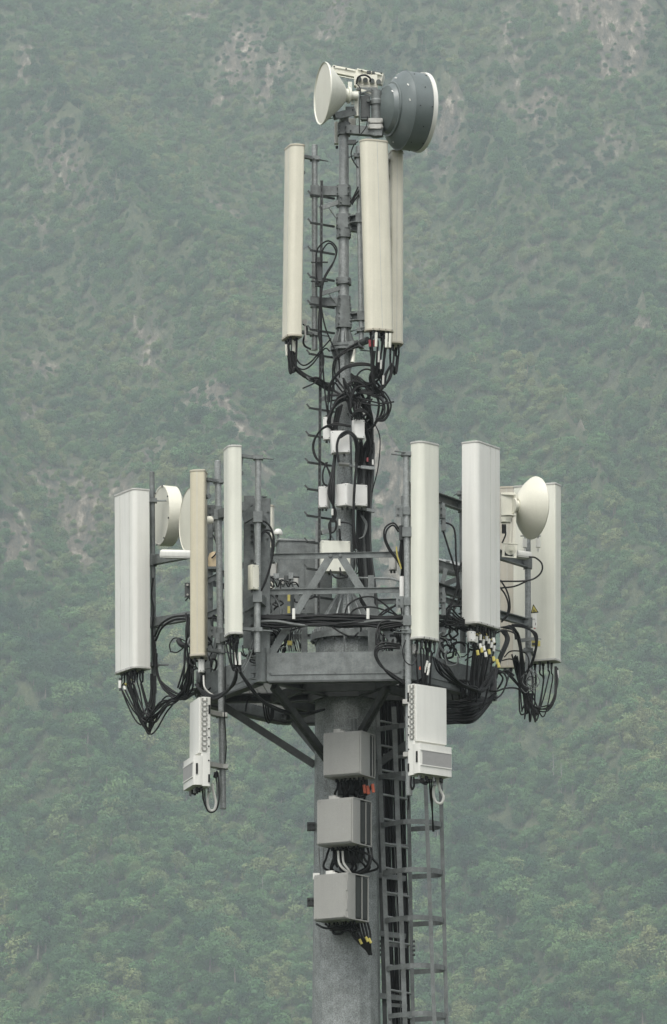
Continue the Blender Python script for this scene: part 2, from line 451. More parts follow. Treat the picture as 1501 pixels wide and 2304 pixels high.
g.links.new(gi.outputs[0], ip.inputs['Points']); g.links.new(ci.outputs[0], ip.inputs['Instance']); g.links.new(rv.outputs[2], ip.inputs['Instance Index'])
g.links.new(s1.outputs[0], ip.inputs['Scale']); g.links.new(cx.outputs[0], ip.inputs['Rotation']); g.links.new(ip.outputs[0], gx.inputs[0])
md = fo.modifiers.new('scatter', 'NODES'); md.node_group = g
fm.materials.append(LEAF)

# haze: one closed box of even pale air round everything
hb = MB(); hb.box((0, 1185, 465), (1900, 2700, 960))
hm = bpy.data.materials.new('haze_air'); hm.use_nodes = True; n = hm.node_tree; n.nodes.clear()
ho = n.nodes.new('ShaderNodeOutputMaterial'); hv = n.nodes.new('ShaderNodeVolumePrincipled')
hv.inputs['Color'].default_value = (.82, .94, .965, 1); hv.inputs['Density'].default_value = .000235
n.links.new(hv.outputs[0], ho.inputs['Volume'])
hz = hb.build('haze', hm); tag(hz, 'pale mountain haze', 'haze', kind='stuff')

Z = Vector((0, 0, 1))
def hexpt(i, r=1.65):
    a = R(-120 - 5 + 60 * i)      # 0 front left, 1 front right, 2 right, 3 back right, 4 back left, 5 left
    return Vector((TX + r * math.cos(a), r * math.sin(a), 0))
TX = P(779, 1500, 0).x
def zat(py, Y=0.0): return P(779, py, Y).z

# ================================================================== monopole
pole = thing('monopole', 'tall tapered grey steel telecom pole carrying the antenna platform', 'telecom tower', (TX, 0, -12))
def xat(px, py): return P(px, py, 0).x
m = MB()
zt = zat(1440, 0)
z1, z2 = zat(1640), zat(2304)
r1, r2 = .357, .386
sl_ = (r2 - r1) / (z1 - z2)
facets = 16
prof = []
x1 = TX; 
for z, r in ((-12, r1 + sl_ * (z1 + 12)), (z2, r2), (z1, r1), (zt, r1 - sl_ * (zt - z1))):
    prof.append((z + 12, r))
m.lathe(prof, (TX, 0, -12), Z, facets, False, True)
o = m.build('shaft', POLE, pole, 20)
m = MB(); m.cyl((TX, 0, -12), (TX, 0, -11.95), .85, n=32); m.build('base_plate', STEEL, pole)
# top flange disc
m = MB(); za = zat(1437, -.3)
m.lathe([(0, .36), (0, .41), (.075, .41), (.075, .16)], (TX, 0, zt - .02), Z, 40)
for k in range(16):
    a = k * math.pi / 8; c = Vector((TX + .375 * math.cos(a), .375 * math.sin(a), zt + .05))
    m.cyl(c, c + Z * .05, .016, n=6); m.cyl(c - Z * .07, c - Z * .1, .016, n=6)
m.build('flange', STEEL, pole)
# gusset cone
m = MB(); zc = zt + .05; zm = zat(1336, -.1)
for k in range(12):
    a = k * math.pi / 6 + .12; d = Vector((math.cos(a), math.sin(a), 0)); s = Z.cross(d) * .009
    c = Vector((TX, 0, 0))
    q = [c + d * .09 + Z * zc, c + d * .385 + Z * zc, c + d * .385 + Z * (zc + .04), c + d * .115 + Z * zm, c + d * .09 + Z * zm]
    m.add([p - s for p in q] + [p + s for p in q], [(0, 1, 2, 3, 4), (9, 8, 7, 6, 5)] + [(i, i + 5, (i + 1) % 5 + 5, (i + 1) % 5) for i in range(5)])
m.build('gusset', STEELP, pole)  # paler zinc imitates the light caught on the fin edges
m = MB(); m.lathe([(0, .19), (.05, .17), (zm - zc - .03, .112), (zm - zc, .105)], (TX, 0, zc), Z, 24); m.build('cone', POLE, pole)
# lower mast
MX = P(776, 1200, 0).x; MX2 = P(773, 790, 0).x
m = MB(); zf = zat(782)
m.tube([(TX, 0, zc), (MX, 0, zat(1200)), (MX2, 0, zf)], .1, 24, True, [.105, .1, .082]); m.build('mast', POLE, pole)
m = MB()
for zz, rr_ in ((zf - .04, .15), (zf, .15)): m.cyl((MX2, 0, zz), (MX2, 0, zz + .03), rr_, n=28)
for k in range(8):
    a = k * math.pi / 4 + .2; d = Vector((math.cos(a), math.sin(a), 0)); s = Z.cross(d) * .005; c = Vector((MX2, 0, 0))
    for (za_, zb_) in ((zf + .03, zat(735)), (zf - .04, zat(850))):
        q = [c + d * .05 + Z * za_, c + d * .145 + Z * za_, c + d * .065 + Z * zb_, c + d * .05 + Z * zb_]
        m.add([p - s for p in q] + [p + s for p in q], [(0, 1, 2, 3), (7, 6, 5, 4)] + [(i, i + 4, (i + 1) % 4 + 4, (i + 1) % 4) for i in range(4)])
m.build('mast_flange', STEEL, pole)
MT = P(774, 300, 0).x
m = MB(); m.tube([(MX2, 0, zf), (MT, 0, zat(258))], .057, 24, True, [.064, .056]); m.build('top_mast', STEELP, pole)
# clamps bolted round the top mast: (y centre, half height px, half width m)
for (py, hp, ww) in ((292, 13, .075), (431, 12, .08), (454, 11, .075), (500, 16, .085), (524, 12, .08), (634, 7, .085), (681, 13, .075), (700, 14, .085), (725, 14, .09)):
    m = MB(); z0 = zat(py + hp); z1_ = zat(py - hp); x = MT + (MX2 - MT) * (py - 300) / 480
    T = Matrix.Translation((x, 0, 0)) @ Matrix.Rotation(.3 * math.sin(py), 4, 'Z')
    m.prism(round_poly(rect(ww * 2, .17), .05, 3), z0, z1_, T)
    for sx in (-1, 1):
        for sz in (.25, .75):
            zz = z0 + (z1_ - z0) * sz
            m.cyl(T @ Vector((sx * ww * .8, -.1, zz)), T @ Vector((sx * ww * .8, .1, zz)), .009, n=6)
    m.build('clamp', STEEL, pole)
# brackets on the shaft side (small bolted lugs)
for py in (1860, 2030):
    m = MB(); c = P(700, py, -.1); m.box(c, (.09, .03, .10)); 
    for dz in (-.03, .03):
        m.cyl(c + Vector((-.03, -.05, dz)), c + Vector((-.03, .05, dz)), .014, n=8); m.cyl(c + Vector((.02, -.05, dz)), c + Vector((.02, .05, dz)), .014, n=8)
    m.build('lug', STEELD, pole)
m = MB(); m.cyl(P(797, 1618, -.42), P(797, 1650, -.42), .03, n=12); m.build('sleeve', STEEL, pole)

# ================================================================== platform
plat = thing('antenna_platform', 'hexagonal grey steel working platform round the pole with mesh floor and rails', 'platform', (TX, 0, zat(1600)))
zb = P(760, 1531, -1.43).z; ztp = P(760, 1468, -1.43).z
for i in range(6):
    a, b = hexpt(i), hexpt((i + 1) % 6); a.z = b.z = (zb + ztp) / 2
    d = (b - a).normalized()
    m = MB(); m.beam(a + d * .06, b - d * .06, .075, ztp - zb, c=.012)
    inn = Vector((TX, 0, 0)) - (a + b) / 2; inn.z = 0; inn.normalize()
    lo = Vector((0, 0, zb + .07))
    m.beam(Vector((a.x, a.y, lo.z)) + d * .1 - inn * .04, Vector((b.x, b.y, lo.z)) - d * .1 - inn * .04, .012, .008)
    for t in (.06, .5, .94):
        p = a + (b - a) * t - inn * .045; p.z = zb + .09
        m.cyl(p, p - inn * .012, .012, n=6)
    m.build('edge_beam', STEEL, plat)
    # lip at the foot of each beam
    m = MB(); p0 = Vector((a.x, a.y, zb - .012)); p1 = Vector((b.x, b.y, zb - .012))
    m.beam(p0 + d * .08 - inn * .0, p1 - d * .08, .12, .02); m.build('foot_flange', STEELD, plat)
    # corner sleeve
    m = MB(); c = hexpt(i, 1.66); m.tube([(c.x, c.y, zb - .01), (c.x, c.y, ztp + .06)], .062, 20); 
    for zz in (zb + .03, zb + .10, zb + .19, ztp - .03):
        m.beam(Vector((c.x, c.y, zz)) - d * .11 - inn * .0, Vector((c.x, c.y, zz)) + d * .11, .05, .012)
    m.build('corner_sleeve', STEEL, plat)
    # radial arm under the floor and its slanting strut down to the pole
    m = MB(); rr0 = hexpt(i, .36); rr1 = hexpt(i, 1.6); rr0.z = rr1.z = zb + .06
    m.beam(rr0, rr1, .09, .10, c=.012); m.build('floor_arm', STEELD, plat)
    if i in (0, 1, 2, 4, 5):
        # twin-angle struts
        q1 = hexpt(i, 1.42); q1.z = zb - .02; q0 = hexpt(i, .36); q0.z = P(720, 1720, 0).z
        if i == 1: q0 = hexpt(i, .36); q0.z = P(840, 1665, 0).z; q1 = hexpt(i, 1.1); q1.z = zb
        m = MB(); dd = (q1 - q0).normalized(); sd_ = dd.cross(Z).normalized()
        m.beam(q0 - sd_ * .018, q1 - sd_ * .018, .03, .08); m.beam(q0 + sd_ * .022, q1 + sd_ * .022, .03, .08)
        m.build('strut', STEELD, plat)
# inner ring and floor joists
m = MB()
for i in range(6):
    for rad in (.85, .42):
        a, b = hexpt(i, rad), hexpt((i + 1) % 6, rad); a.z = b.z = zb + .05; m.beam(a, b, .05, .10)
m.build('floor_joist', STEELD, plat)
# grating: many thin bars between the arms
m = MB(); zg = zb + .125; rin = 1.58 * math.cos(R(30)); A0 = R(-95)
ax = Vector((math.cos(A0 + R(90)), math.sin(A0 + R(90)), 0)); ay = Vector((-ax.y, ax.x, 0))
k = -1.4
while k < 1.4:
    half = min(1.6, (1.6 - abs(k) / math.sin(R(60)) * 1.0 * .5 * 1.155))
    hw = 1.58 - abs(k) / math.tan(R(60)) if abs(k) < rin else 0
    if hw > 0:
        for s0, s1 in ((-hw, -.40), (.40, hw)) if abs(k) < .40 else ((-hw, hw),):
            m.beam(Vector((TX, 0, zg)) + ay * k + ax * s0, Vector((TX, 0, zg)) + ay * k + ax * s1, .006, .016)
    k += .034
k = -1.5
while k < 1.5:
    hw = min(rin, (1.58 - abs(k)) * math.tan(R(60)))
    if hw > 0.02:
        for s0, s1 in ((-hw, -.40), (.40, hw)) if abs(k) < .40 else ((-hw, hw),):
            m.beam(Vector((TX, 0, zg - .006)) + ax * k + ay * s0, Vector((TX, 0, zg - .006)) + ax * k + ay * s1, .006, .012)
    k += .1
m.build('grating', GRATE, plat)
# posts, rails and diagonals
zr1 = P(750, 1249, -1.43).z; zr2 = P(750, 1329, -1.43).z
for i in range(6):
    c = hexpt(i, 1.60)
    m = MB(); m.box((c.x, c.y, (ztp + zat(1110, -1.4)) / 2 - .1), (.13, .13, zat(1110, -1.4) - ztp + .1), bev=.02)
    for zz in (zat(1150, -1.4), zat(1210, -1.4), zat(1290, -1.4), zat(1380, -1.4)):
        for sx in (-.04, .04):
            m.cyl(Vector((c.x + sx, c.y - .09, zz)), Vector((c.x + sx, c.y + .09, zz)), .012, n=6)
    if i in (0, 1, 2, 5): m.build('mounting_post', STEEL, plat)
    a, b = hexpt(i, 1.62), hexpt((i + 1) % 6, 1.62); d = (b - a).normalized()
    for zr, nm, hh in ((zr1, 'top_rail', .062), (zr2, 'middle_rail', .06)):
        m = MB(); a.z = b.z = zr; m.beam(a, b, .008, hh); m.beam(a + Z * hh * .5, b + Z * hh * .5, .04, .006); m.build(nm, STEEL, plat)
    if i in (0, 2, 5):
        mid = (a + b) / 2; mid.z = zr1
        for s, e in ((-1, a), (1, b)):
            e2 = Vector((e.x, e.y, ztp - .1)) - d * s * .03
            st_ = mid + d * s * .055
            m = MB(); m.beam(st_, e2, .014, .085, up=d); m.cyl(st_ - Vector((0, .02, 0)) , st_ + Vector((0, .02, 0)), .02, n=8); m.build('diagonal_brace', STEEL, plat)
# inner posts behind the front rail
for px, y0, y1, Y in ((835, 1295, 1470, -.6), (685, 1400, 1470, -1.0), (838, 1400, 1470, -1.0), (775, 1405, 1470, -.75)):
    m = MB(); p = P(px, y1, Y); q = P(px, y0, Y); w_ = .07 if px != 775 else .02; m.box((p + q) / 2, (w_, .04, (q - p).length)); m.build('post', STEEL, plat)
m = MB(); m.tube([P(800, 1300, -.2), P(880, 1302, -.7), P(915, 1312, -1.3)], .012, 8); m.build('stay_rod', STEELP, plat)

# ================================================================== caged ladder
LY = -.05
def lad(px0, px1, py, Y): return P(px0 + (px1 - px0) * (py - 1640) / 650, py, Y)
ladder = thing('caged_ladder', 'grey steel caged climbing ladder running up the right side of the pole', 'ladder', P(900, 2304, 0))
pyb = 3600
def railpts(a, b, Y, y0, y1=pyb): return [lad(a, b, y0, Y), lad(a, b, y1, Y)]
for (a, b, Y, ww, dd_, y0, nm) in ((851, 877, -.10, .05, .025, 1600, 'side_rail'), (916, 929, .22, .045, .03, 1560, 'side_rail')):
    p, q = railpts(a, b, Y, y0); m = MB(); m.beam(q, p, ww, dd_, up=(0, 1, 0)); m.build(nm, STEEL, ladder)
k = 0; py = 1622
while py < pyb - 30:
    m = MB(); m.cyl(lad(853, 879, py, -.10), lad(914, 927, py + 11 if py < 2100 else py + 9, .22), .013, n=8); m.build('rung', STEELP, ladder); py += 55; k += 1
p, q = railpts(848, 866, .10, 1560); m = MB(); m.beam(q, p, .05, .02, up=(0, 1, 0)); m.build('back_strap', STEELD, ladder)
C0 = lambda py: (lad(851, 877, py, -.10), lad(916, 929, py, .22))
def hoop(py):
    A, B = C0(py); A = Vector(A); B = Vector((B.x, B.y, A.z))
    c = Vector((.87, -.49, 0)).normalized(); sd_ = (B - A).normalized()
    pts = [A - sd_ * .02]
    A2 = A + c * .38 - sd_ * .13; B2 = B + c * .30 + sd_ * .02; mid = (A2 + B2) / 2; rad = (B2 - A2).length / 2; ax_ = (A2 - B2).normalized()
    pts += [A + c * .12 - sd_ * .06]
    for k in range(0, 13):
        t = math.pi * k / 12; pts.append(mid + ax_ * rad * math.cos(t) + c * rad * math.sin(t) * .8)
    pts += [B]
    return pts
py = 1642; hoops = []
while py < pyb:
    pts = hoop(py)
    m = MB()
    n_ = len(pts); vs_ = []
    for i, p in enumerate(pts):
        t = (pts[min(i + 1, n_ - 1)] - pts[max(i - 1, 0)]).normalized(); nn = t.cross(Z).normalized() * .004
        vs_ += [p - nn - Z * .028, p + nn - Z * .028, p + nn + Z * .028, p - nn + Z * .028]
    f_ = []
    for i in range(n_ - 1):
        for k in range(4): f_.append((i * 4 + k, i * 4 + (k + 1) % 4, i * 4 + 4 + (k + 1) % 4, i * 4 + 4 + k))
    f_ += [(0, 3, 2, 1), (n_ * 4 - 4, n_ * 4 - 3, n_ * 4 - 2, n_ * 4 - 1)]
    m.add(vs_, f_); m.build('hoop', STEEL, ladder); hoops.append(pts); py += 107.5
for idx, y_top in ((6, 0), (10, 0)):
    p = hoops[y_top][idx]; q = hoops[-1][idx]
    m = MB(); m.beam(q, p, .045, .022, up=(0, 1, 0)); m.build('cage_strap', STEEL, ladder)
# near strap (bright wide bar in front of the rungs)
m = MB(); m.beam(lad(888, 911, pyb, -.2), lad(888, 911, 1590, -.2), .055, .01, up=(0, 1, 0)); m.build('cage_strap', STEEL, ladder)
for py in (1750, 1975, 2105, 2245, 2400):
    m = MB(); m.beam(P(845, py - 6, 0), P(912, py + 2, .15), .03, .06); m.build('stand_off', STEEL, ladder)
m = MB()
for k in range(4):
    for px in (871, 931, 854): m.cyl(P(px - 3, 2118 + 10 * k, .1), P(px + 3, 2118 + 10 * k, .1), .014, n=8)
m.build('bolt', STEELD, ladder)

# feeder cables running down inside the ladder
fb = thing('feeder_cable_run', 'thick black feeder cables running down behind the ladder rungs', 'cables', P(890, 2304, .2))
for k, (a, b) in enumerate(((864, 882), (870, 887), (877, 894), (884, 900), (891, 907), (898, 913), (905, 920), (858, 876))):
    m = MB(); pts = []
    for j in range(22):
        py = 1575 + j * 92
        pts.append(P(a + (b - a) * (py - 1640) / 650 + random.uniform(-1.5, 1.5), py, .28 + random.uniform(-.03, .03)))
    m.tube(spline(pts, 3), .017 if k % 2 else .021, 8); m.build('cable', BLACK, fb)
for a in (888, 893):
    m = MB(); m.tube([P(a, 1900, .2), P(a + 15, 2320, .2), P(a + 45, 3300, .2)], .006, 6); m.build('earth_wire', GREYC, fb)
for py in (1700, 1900, 2010, 2125, 2260):
    m = MB(); m.beam(P(862, py, .24), P(916, py + 4, .26), .03, .04); m.build('cable_clamp', STEELP, fb)

# ================================================================== climbing rail on the mast
cr_ = thing('climbing_rail', 'slotted steel climbing rail with hooked foot pegs up the left of the mast', 'climbing rail', P(717, 1400, -.1))
m = MB(); a_, b_ = P(717, 1395, -.1), P(724, 407, -.1); m.beam(a_, b_, .035, .05, up=(0, 1, 0)); m.build('rail', STEELD, cr_)
m = MB()
n_ = 70
for k in range(n_):
    p = a_ + (b_ - a_) * ((k + .5) / n_) - Vector((0, .027, 0)); m.box(p, (.012, .002, .05))
m.build('slot', BLACK, cr_)
pegs = [(693, 432), (693, 495), (693, 557), (692, 617), (692, 678), (692, 735), (690, 790), (690, 850), (690, 912), (688, 973), (687, 1034), (686, 1094), (685, 1154), (685, 1213), (685, 1273), (686, 1334)]
for (px, py) in pegs:
    m = MB(); a = P(px + 6, py + 6, -.25); b = P(752, py + 15, .08)
    m.beam(a, b, .022, .022)
    m.beam(a + Vector((0.004, 0, .004)), P(px, py - 3, -.25), .018, .018); m.build('foot_peg', STEELD, cr_)
for (py, px2) in ((462, 765), (655, 770), (893, 760), (1193, 770)):
    m = MB(); m.beam(P(722, py + 6, -.1), P(px2, py - 8, .0), .06, .05); m.tube([P(740, py + 6, -.08), P(765, py + 40, 0)], .008, 6); m.build('bracket', STEELP, cr_)
m = MB(); m.beam(P(711, 1400, .1), P(713, 1172, .1), .03, .03); m.build('guide_post', STEELP, cr_)
m = MB(); m.box(P(717, 612, -.15), (.075, .06, .34)); m.tube([P(700, 590, -.2), P(738, 590, -.2)], .01, 6); m.tube([P(700, 633, -.2), P(738, 633, -.2)], .01, 6); m.build('fall_arrest_box', STEELD, cr_)

# ================================================================== pipes and antennas
def vpipe(label, px0, py0, px1, py1, Y, r, clamps=(), arms=(), mt=None):
    """steel pipe from (px0,py0) top to (px1,py1) bottom"""
    t = thing('mounting_pipe', label, 'pipe', P(px1, py1, Y))
    a, b = P(px0, py0, Y), P(px1, py1, Y)
    m = MB(); m.tube([b, a], r, 18); m.lathe([(0, r), (.012, r * .4)], a, Z, 18, False, True); m.build('tube', mt or STEELP, t)
    for py in clamps:
        f = (py - py0) / (py1 - py0); c = a + (b - a) * f
        m = MB(); T = Matrix.Translation(c)
        m.prism(round_poly(rect(r * 2 + .02, r * 2 + .02), r * .8, 4), -.045, .045, T)
        s = -1
        m.box((s * (r + .045), 0, 0), (.09, .012, .13), T, 0)
        for dz in (-.035, .035): m.cyl(T @ Vector((s * (r + .06), -.03, dz)), T @ Vector((s * (r + .06), .03, dz)), .011, n=6)
        m.build('clamp', STEEL, t)
    for (py, tgt, hh) in arms:
        f = (py - py0) / (py1 - py0); c = a + (b - a) * f; q = Vector(tgt); q.z = c.z
        m = MB(); m.beam(c, q, .07, hh, c=.01)
        dd_ = (q - c).normalized(); m.box(c, (r * 2 + .03, r * 2 + .03, hh + .02)); m.build('arm', STEEL, t)
    return t, a, b

def antpoly(w, d, style):
    if style == 'flat':
        pts = [(-w / 2, d / 2), (-w / 2, -d * .32), (-w * .43, -d / 2), (w * .43, -d / 2), (w / 2, -d * .32), (w / 2, d / 2)]
        p = round_poly(pts, .02, 3)
    elif style == 'curved':
        pts = [(-w / 2, d / 2), (-w / 2, -d * .1), (-w * .40, -d * .40), (-w * .2, -d / 2), (w * .2, -d / 2), (w * .40, -d * .40), (w / 2, -d * .1), (w / 2, d / 2)]
        p = round_poly(pts, .05, 4)
    else:
        pts = [(-w / 2, d / 2), (-w / 2, -d * .25), (-w * .34, -d / 2), (w * .34, -d / 2), (w / 2, -d * .25), (w / 2, d / 2)]
        p = round_poly(pts, .03, 3)
    return p[::-1] if sum(p[i - 1][0] * p[i][1] - p[i][0] * p[i - 1][1] for i in range(len(p))) < 0 else p

def antenna(label, pt, pb, Y, yaw, w, d, mt, style='flat', grooves=(), pipe=None, nconn=6, capm=None, tilt=True, bolts=1, Yb=None, sil=None):
    a = P(pt[0], pt[1], Y); b = P(pb[0], pb[1], Y if Yb is None else Yb); up = (a - b); H = up.length
    t = thing('panel_antenna', label, 'panel antenna', b, 'sector panel antennas')
    M = yawframe(b, R(yaw), up); poly = antpoly(w, d, style)
    if sil:
        cy, sy = math.cos(R(yaw)), math.sin(R(yaw)); ex = [x * cy - y * sy for x, y in poly]
        k_ = sil / (FPX / (Y - CAMP.y)) / (max(ex) - min(ex)); w *= k_; d *= k_; poly = [(x * k_, y * k_) for x, y in poly]
        sh = -(max(ex) + min(ex)) / 2 * k_; M = Matrix.Translation((sh, 0, 0)) @ M
    m = MB(); m.prism(poly, .012, H - .012, M)
    body = m.build('radome', mt, t, 28)
    # raised seams running the whole height
    gm_ = MB()
    for (gx, gy) in grooves:
        gm_.box((gx * w, gy * d, H / 2), (.007 if abs(gy) > .49 else .005, .005 if abs(gy) > .49 else .007, H - .03), M)
    if grooves: gm_.build('seam', SEAM, t)
    big = [(x * (1 + .010 / w), y * (1 + .010 / d)) for x, y in poly]
    m = MB(); m.prism(big, H - .018, H + .004, M, .01); m.build('top_cap', capm or CAPM, t)
    m = MB(); m.prism(big, -.004, .022, M, .01); m.build('bottom_cap', capm or CAPM, t)
    m = MB(); n_s = 4
    for k in range(n_s):
        xk = (k - (n_s - 1) / 2) * w * .24
        m.cyl(M @ Vector((xk, -d / 2 * 1.02, .010)), M @ Vector((xk, -d / 2 * 1.02 - .006, .010)), .006, n=6)
    m.build('cap_screw', STEELD, t)
    ends = []
    for k in range(nconn):
        row = k % 2; kx = (k // 2 + .5) / ((nconn + 1) // 2) - .5
        c0 = Vector((kx * w * .78, (row - .5) * d * .45, -.004))
        p0 = M @ c0; ln = random.uniform(.045, .10); p1 = M @ (c0 - Vector((0, 0, ln)))
        m = MB(); m.tube([p0, p0 * .6 + p1 * .4, p0 * .55 + p1 * .45, p1], .014, 10, True, [.017, .017, .0125, .012]); m.build('connector', BLACK if k % 3 else STEELD, t)
        ends.append(p1)
    if pipe:
        pa, pb_ = pipe
        for fr in (.96, .04) if bolts else ():
            q = M @ Vector((0, d / 2, H * fr)); f = (q.z - pb_.z) / (pa.z - pb_.z); c = pb_ + (pa - pb_) * max(0, min(1, f)); c.z = max(q.z, min(c.z, q.z)) if 0 < f < 1 else c.z
            m = MB(); dd_ = (c - q)
            m.beam(q, c, .05, .035); m.box(c, (.11, .10, .045)); 
            dn = Vector((dd_.x, dd_.y, 0)).normalized() if dd_.length > .01 else Vector((1, 0, 0)); sd_ = Z.cross(dn)
            for s in (-1, 1): m.cyl(c + sd_ * .035 * s - dn * .05 + Z * .01 * s, c + sd_ * .035 * s + dn * .17 + Z * .01 * s, .007, n=6)
            if fr > .5:
                e = M @ Vector((0, d / 2 + .02, H * fr - .2)); m.beam(q + (c - q) * .2, e, .03, .012); m.cyl(e - sd_ * .02, e + sd_ * .03, .03, n=14)
            m.build('bracket', STEEL, t)
    return t, ends, M, H
CAPM = mat('cap_plastic', (.40, .40, .37), .5, 0, .12, 6, .1)
CAPI = mat('aged_cap_plastic', (.42, .39, .31), .5, 0, .12, 6, .1)

# pipes
sL0 = hexpt(0, 1.6); sL5 = hexpt(5, 1.6); sR1 = hexpt(1, 1.6); sR2 = hexpt(2, 1.6)
tp, B1a, B1b = vpipe('dark grey pipe beside the large white panel at far left', 342, 1063, 347, 1560, .75, .031, (), ((1262, sL5, .11), (1402, sL5, .10)), STEEL)
tp, B2a, B2b = vpipe('long grey pipe left of the slim pale panel, reaching down past the finned radio', 490, 1038, 502, 1820, -.5, .037, (1150, 1425), ((1160, sL0, .10), (1440, sL0, .10)))
tp, B3a, B3b = vpipe('grey pipe right of the slim pale panel with clamp bolts at its top', 581, 1030, 579, 1468, -1.65, .036, (), ((1165, sL0, .10), (1345, sL0, .1)))
tp, B5a, B5b = vpipe('tall grey pipe left of the front right panel, holding the finned white radio', 914, 1022, 921, 1790, -1.78, .036, (1152, 1357), ((1200, sR1, .09), (1400, sR1, .09)))
tp, B6a, B6b = vpipe('square grey post behind the widest white panel', 1040, 1110, 1042, 1468, -.35, .034, (), ((1140, sR1, .11), (1340, sR1, .10)), STEEL)
tp, B7a, B7b = vpipe('grey pipe in front of the far right panel bearing a yellow triangle sign', 1187, 1160, 1189, 1530, .62, .035, (), ((1268, sR2, .11), (1402, sR2, .09)))
tp, A1a, A1b = vpipe('slim grey pipe right of the upper left panel', 708, 327, 708, 788, .0, .034, (), ((431, Vector((MT, 0, 0)), .11), (681, Vector((MX2, 0, 0)), .10)))
tp, A2a, A2b = vpipe('grey pipe left of the upper middle panel', 806, 330, 814, 785, -.1, .03, (), ((492, Vector((MT, 0, 0)), .09), (712, Vector((MX2, 0, 0)), .09)))
tp, A3a, A3b = vpipe('grey pipe hidden behind the upper middle panel', 862, 345, 866, 775, .25, .03, (), ((523, Vector((MT, 0, 0)), .09), (720, Vector((MX2, 0, 0)), .09)))

# antennas
a1 = antenna('ivory slim panel antenna at upper left of the mast, left of a bare pipe', (663, 332), (657, 762), -.15, -72, .28, .14, IVORY, 'mid', ((-.2, -.5), (.2, -.5)), (A1a, A1b), 6, CAPI, sil=46)
a2 = antenna('ivory panel antenna right of the upper mast with red sleeves beneath', (841, 318), (853, 746), -.4, 24, .30, .13, IVORY, 'curved', ((-.49, .2), (.0, -.5)), (A2a, A2b), 8, CAPI, sil=66)
a3 = antenna('ivory panel antenna half hidden behind the upper middle one, under the grey drum dish', (888, 346), (887, 778), .35, 104, .27, .13, IVORY, 'mid', ((.2, -.5), (.503, 0.1), (-.503, .1)), (A3a, A3b), 4, CAPI, sil=40)
b1 = antenna('large cool white panel antenna at far left end of the platform', (297, 1109), (299, 1511), .70, -60, .47, .20, WHITE, 'flat', ((-.15, -.5), (.30, -.5)), (B1a, B1b), 12, sil=82)
b2 = antenna('narrow tan panel antenna in front of the left dishes', (447, 1062), (447.5, 1479), -.62, -96, .25, .175, TAN, 'mid', ((-.25, -.5), (.5, .0)), (B2a, B2b), 2, CAPI, sil=39)
b3 = antenna('slim pale panel antenna between two bare pipes left of the mast', (523.5, 1008), (526, 1431), -1.75, -74, .30, .145, WHITE2, 'mid', ((.12, -.5), (-.1, -.5)), (B3a, B3b), 6, sil=42)
b4 = antenna('small cream panel antenna at the back, behind the white mushroom receiver', (601, 1139), (602, 1388), 1.5, 165, .17, .13, CREAM, 'mid', ((-.2, .5),), None, 2, CAPI, sil=33)
b5 = antenna('tall pale green-white panel antenna at front right beside a long pipe', (956, 999), (956, 1441), -1.75, 46, .30, .155, WHITE2, 'mid', (), (B5a, B5b), 8, sil=65)
b6 = antenna('widest cool white panel antenna right of centre with many yellow taped leads', (1082, 1003), (1082.5, 1411), -.75, 57, .49, .20, WHITE, 'flat', ((.02, -.5), (.25, -.5)), (B6a, B6b), 14, sil=89)
b7 = antenna('broad light grey panel antenna at far right seen from its back', (1209, 1094), (1208, 1491), .95, 155, .50, .20, WHITE2, 'flat', (), (B7a, B7b), 8, sil=108)
b8 = antenna('old brownish panel antenna wedged behind the right dish and wide white panel', (1141, 1097), (1143, 1503), 1.75, 172, .20, .12, TAND, 'mid', ((0, .5),), None, 4, CAPI, sil=36)

# ================================================================== dishes
def yawdir(yaw): return Vector((math.sin(R(yaw)), -math.cos(R(yaw)), 0))
def dish(name, label, cpx, cpy, Y, yaw, profs):
    """profs: list of (part name, [(t,r)...] measured backwards from the front rim centre, material)"""
    c = P(cpx, cpy, Y); t = thing(name, label, 'dish antenna', c, 'microwave dishes'); d = -yawdir(yaw)
    for nm, pr, mt in profs:
        m = MB(); m.lathe(pr, c, d, 56); m.build(nm, mt, t, 25)
    return t, c, d
d1, c1, v1 = dish('dish_antenna', 'cream cone shaped dish at the very top left of the mast', 726.5, 210, -.25, -74, [
    ('radome', [(0.004, .001), (.0, .30), (.006, .352)], CREAM), ('reflector', [(.006, .352), (-.004, .357), (-.008, .363), (.004, .368), (.016, .362), (.09, .29), (.18, .20), (.235, .135), (.26, .10), (.262, .0)], WHITE2)])
m = MB(); m.lathe([(.26, .075), (.30, .075), (.30, .095), (.325, .095), (.325, .05), (.42, .05), (.42, .001)], c1, v1, 24)
m.box(c1 + v1 * .33 + Z * .09, (.05, .05, .14), bev=.01); m.build('feed_hub', WHITE2, d1)
d2, c2, v2 = dish('dish_antenna', 'dark grey drum dish with a white rim at the top right of the mast', 945.5, 253, .05, 112, [
    ('shroud', [(.0, .458), (.23, .462), (.23, .468), (.245, .468), (.245, .46)], DISHG),
    ('reflector', [(.245, .462), (.30, .42), (.365, .315), (.37, .322), (.385, .32), (.39, .30), (.44, .27), (.475, .19), (.50, .14), (.505, .001)], DISHG),
    ('rim', [(.02, .459), (.02, .470), (-.03, .470), (-.034, .455), (-.03, .44)], WHITE),
    ('radome', [(-.03, .445), (-.045, .3), (-.05, .001)], WHITE)])
m = MB()
ax2 = v2.orthogonal().normalized(); ay2 = v2.cross(ax2)
for k in range(12):
    an = 2 * math.pi * k / 12 + .1
    for tt in (.04, .19) if k % 2 else (.115,):
        p = c2 + v2 * tt + (ax2 * math.cos(an) + ay2 * math.sin(an)) * .458; dn = (p - c2 - v2 * tt).normalized()
        m.cyl(p, p + dn * .009, .007, n=6)
m.build('rivet', BLACK, d2)
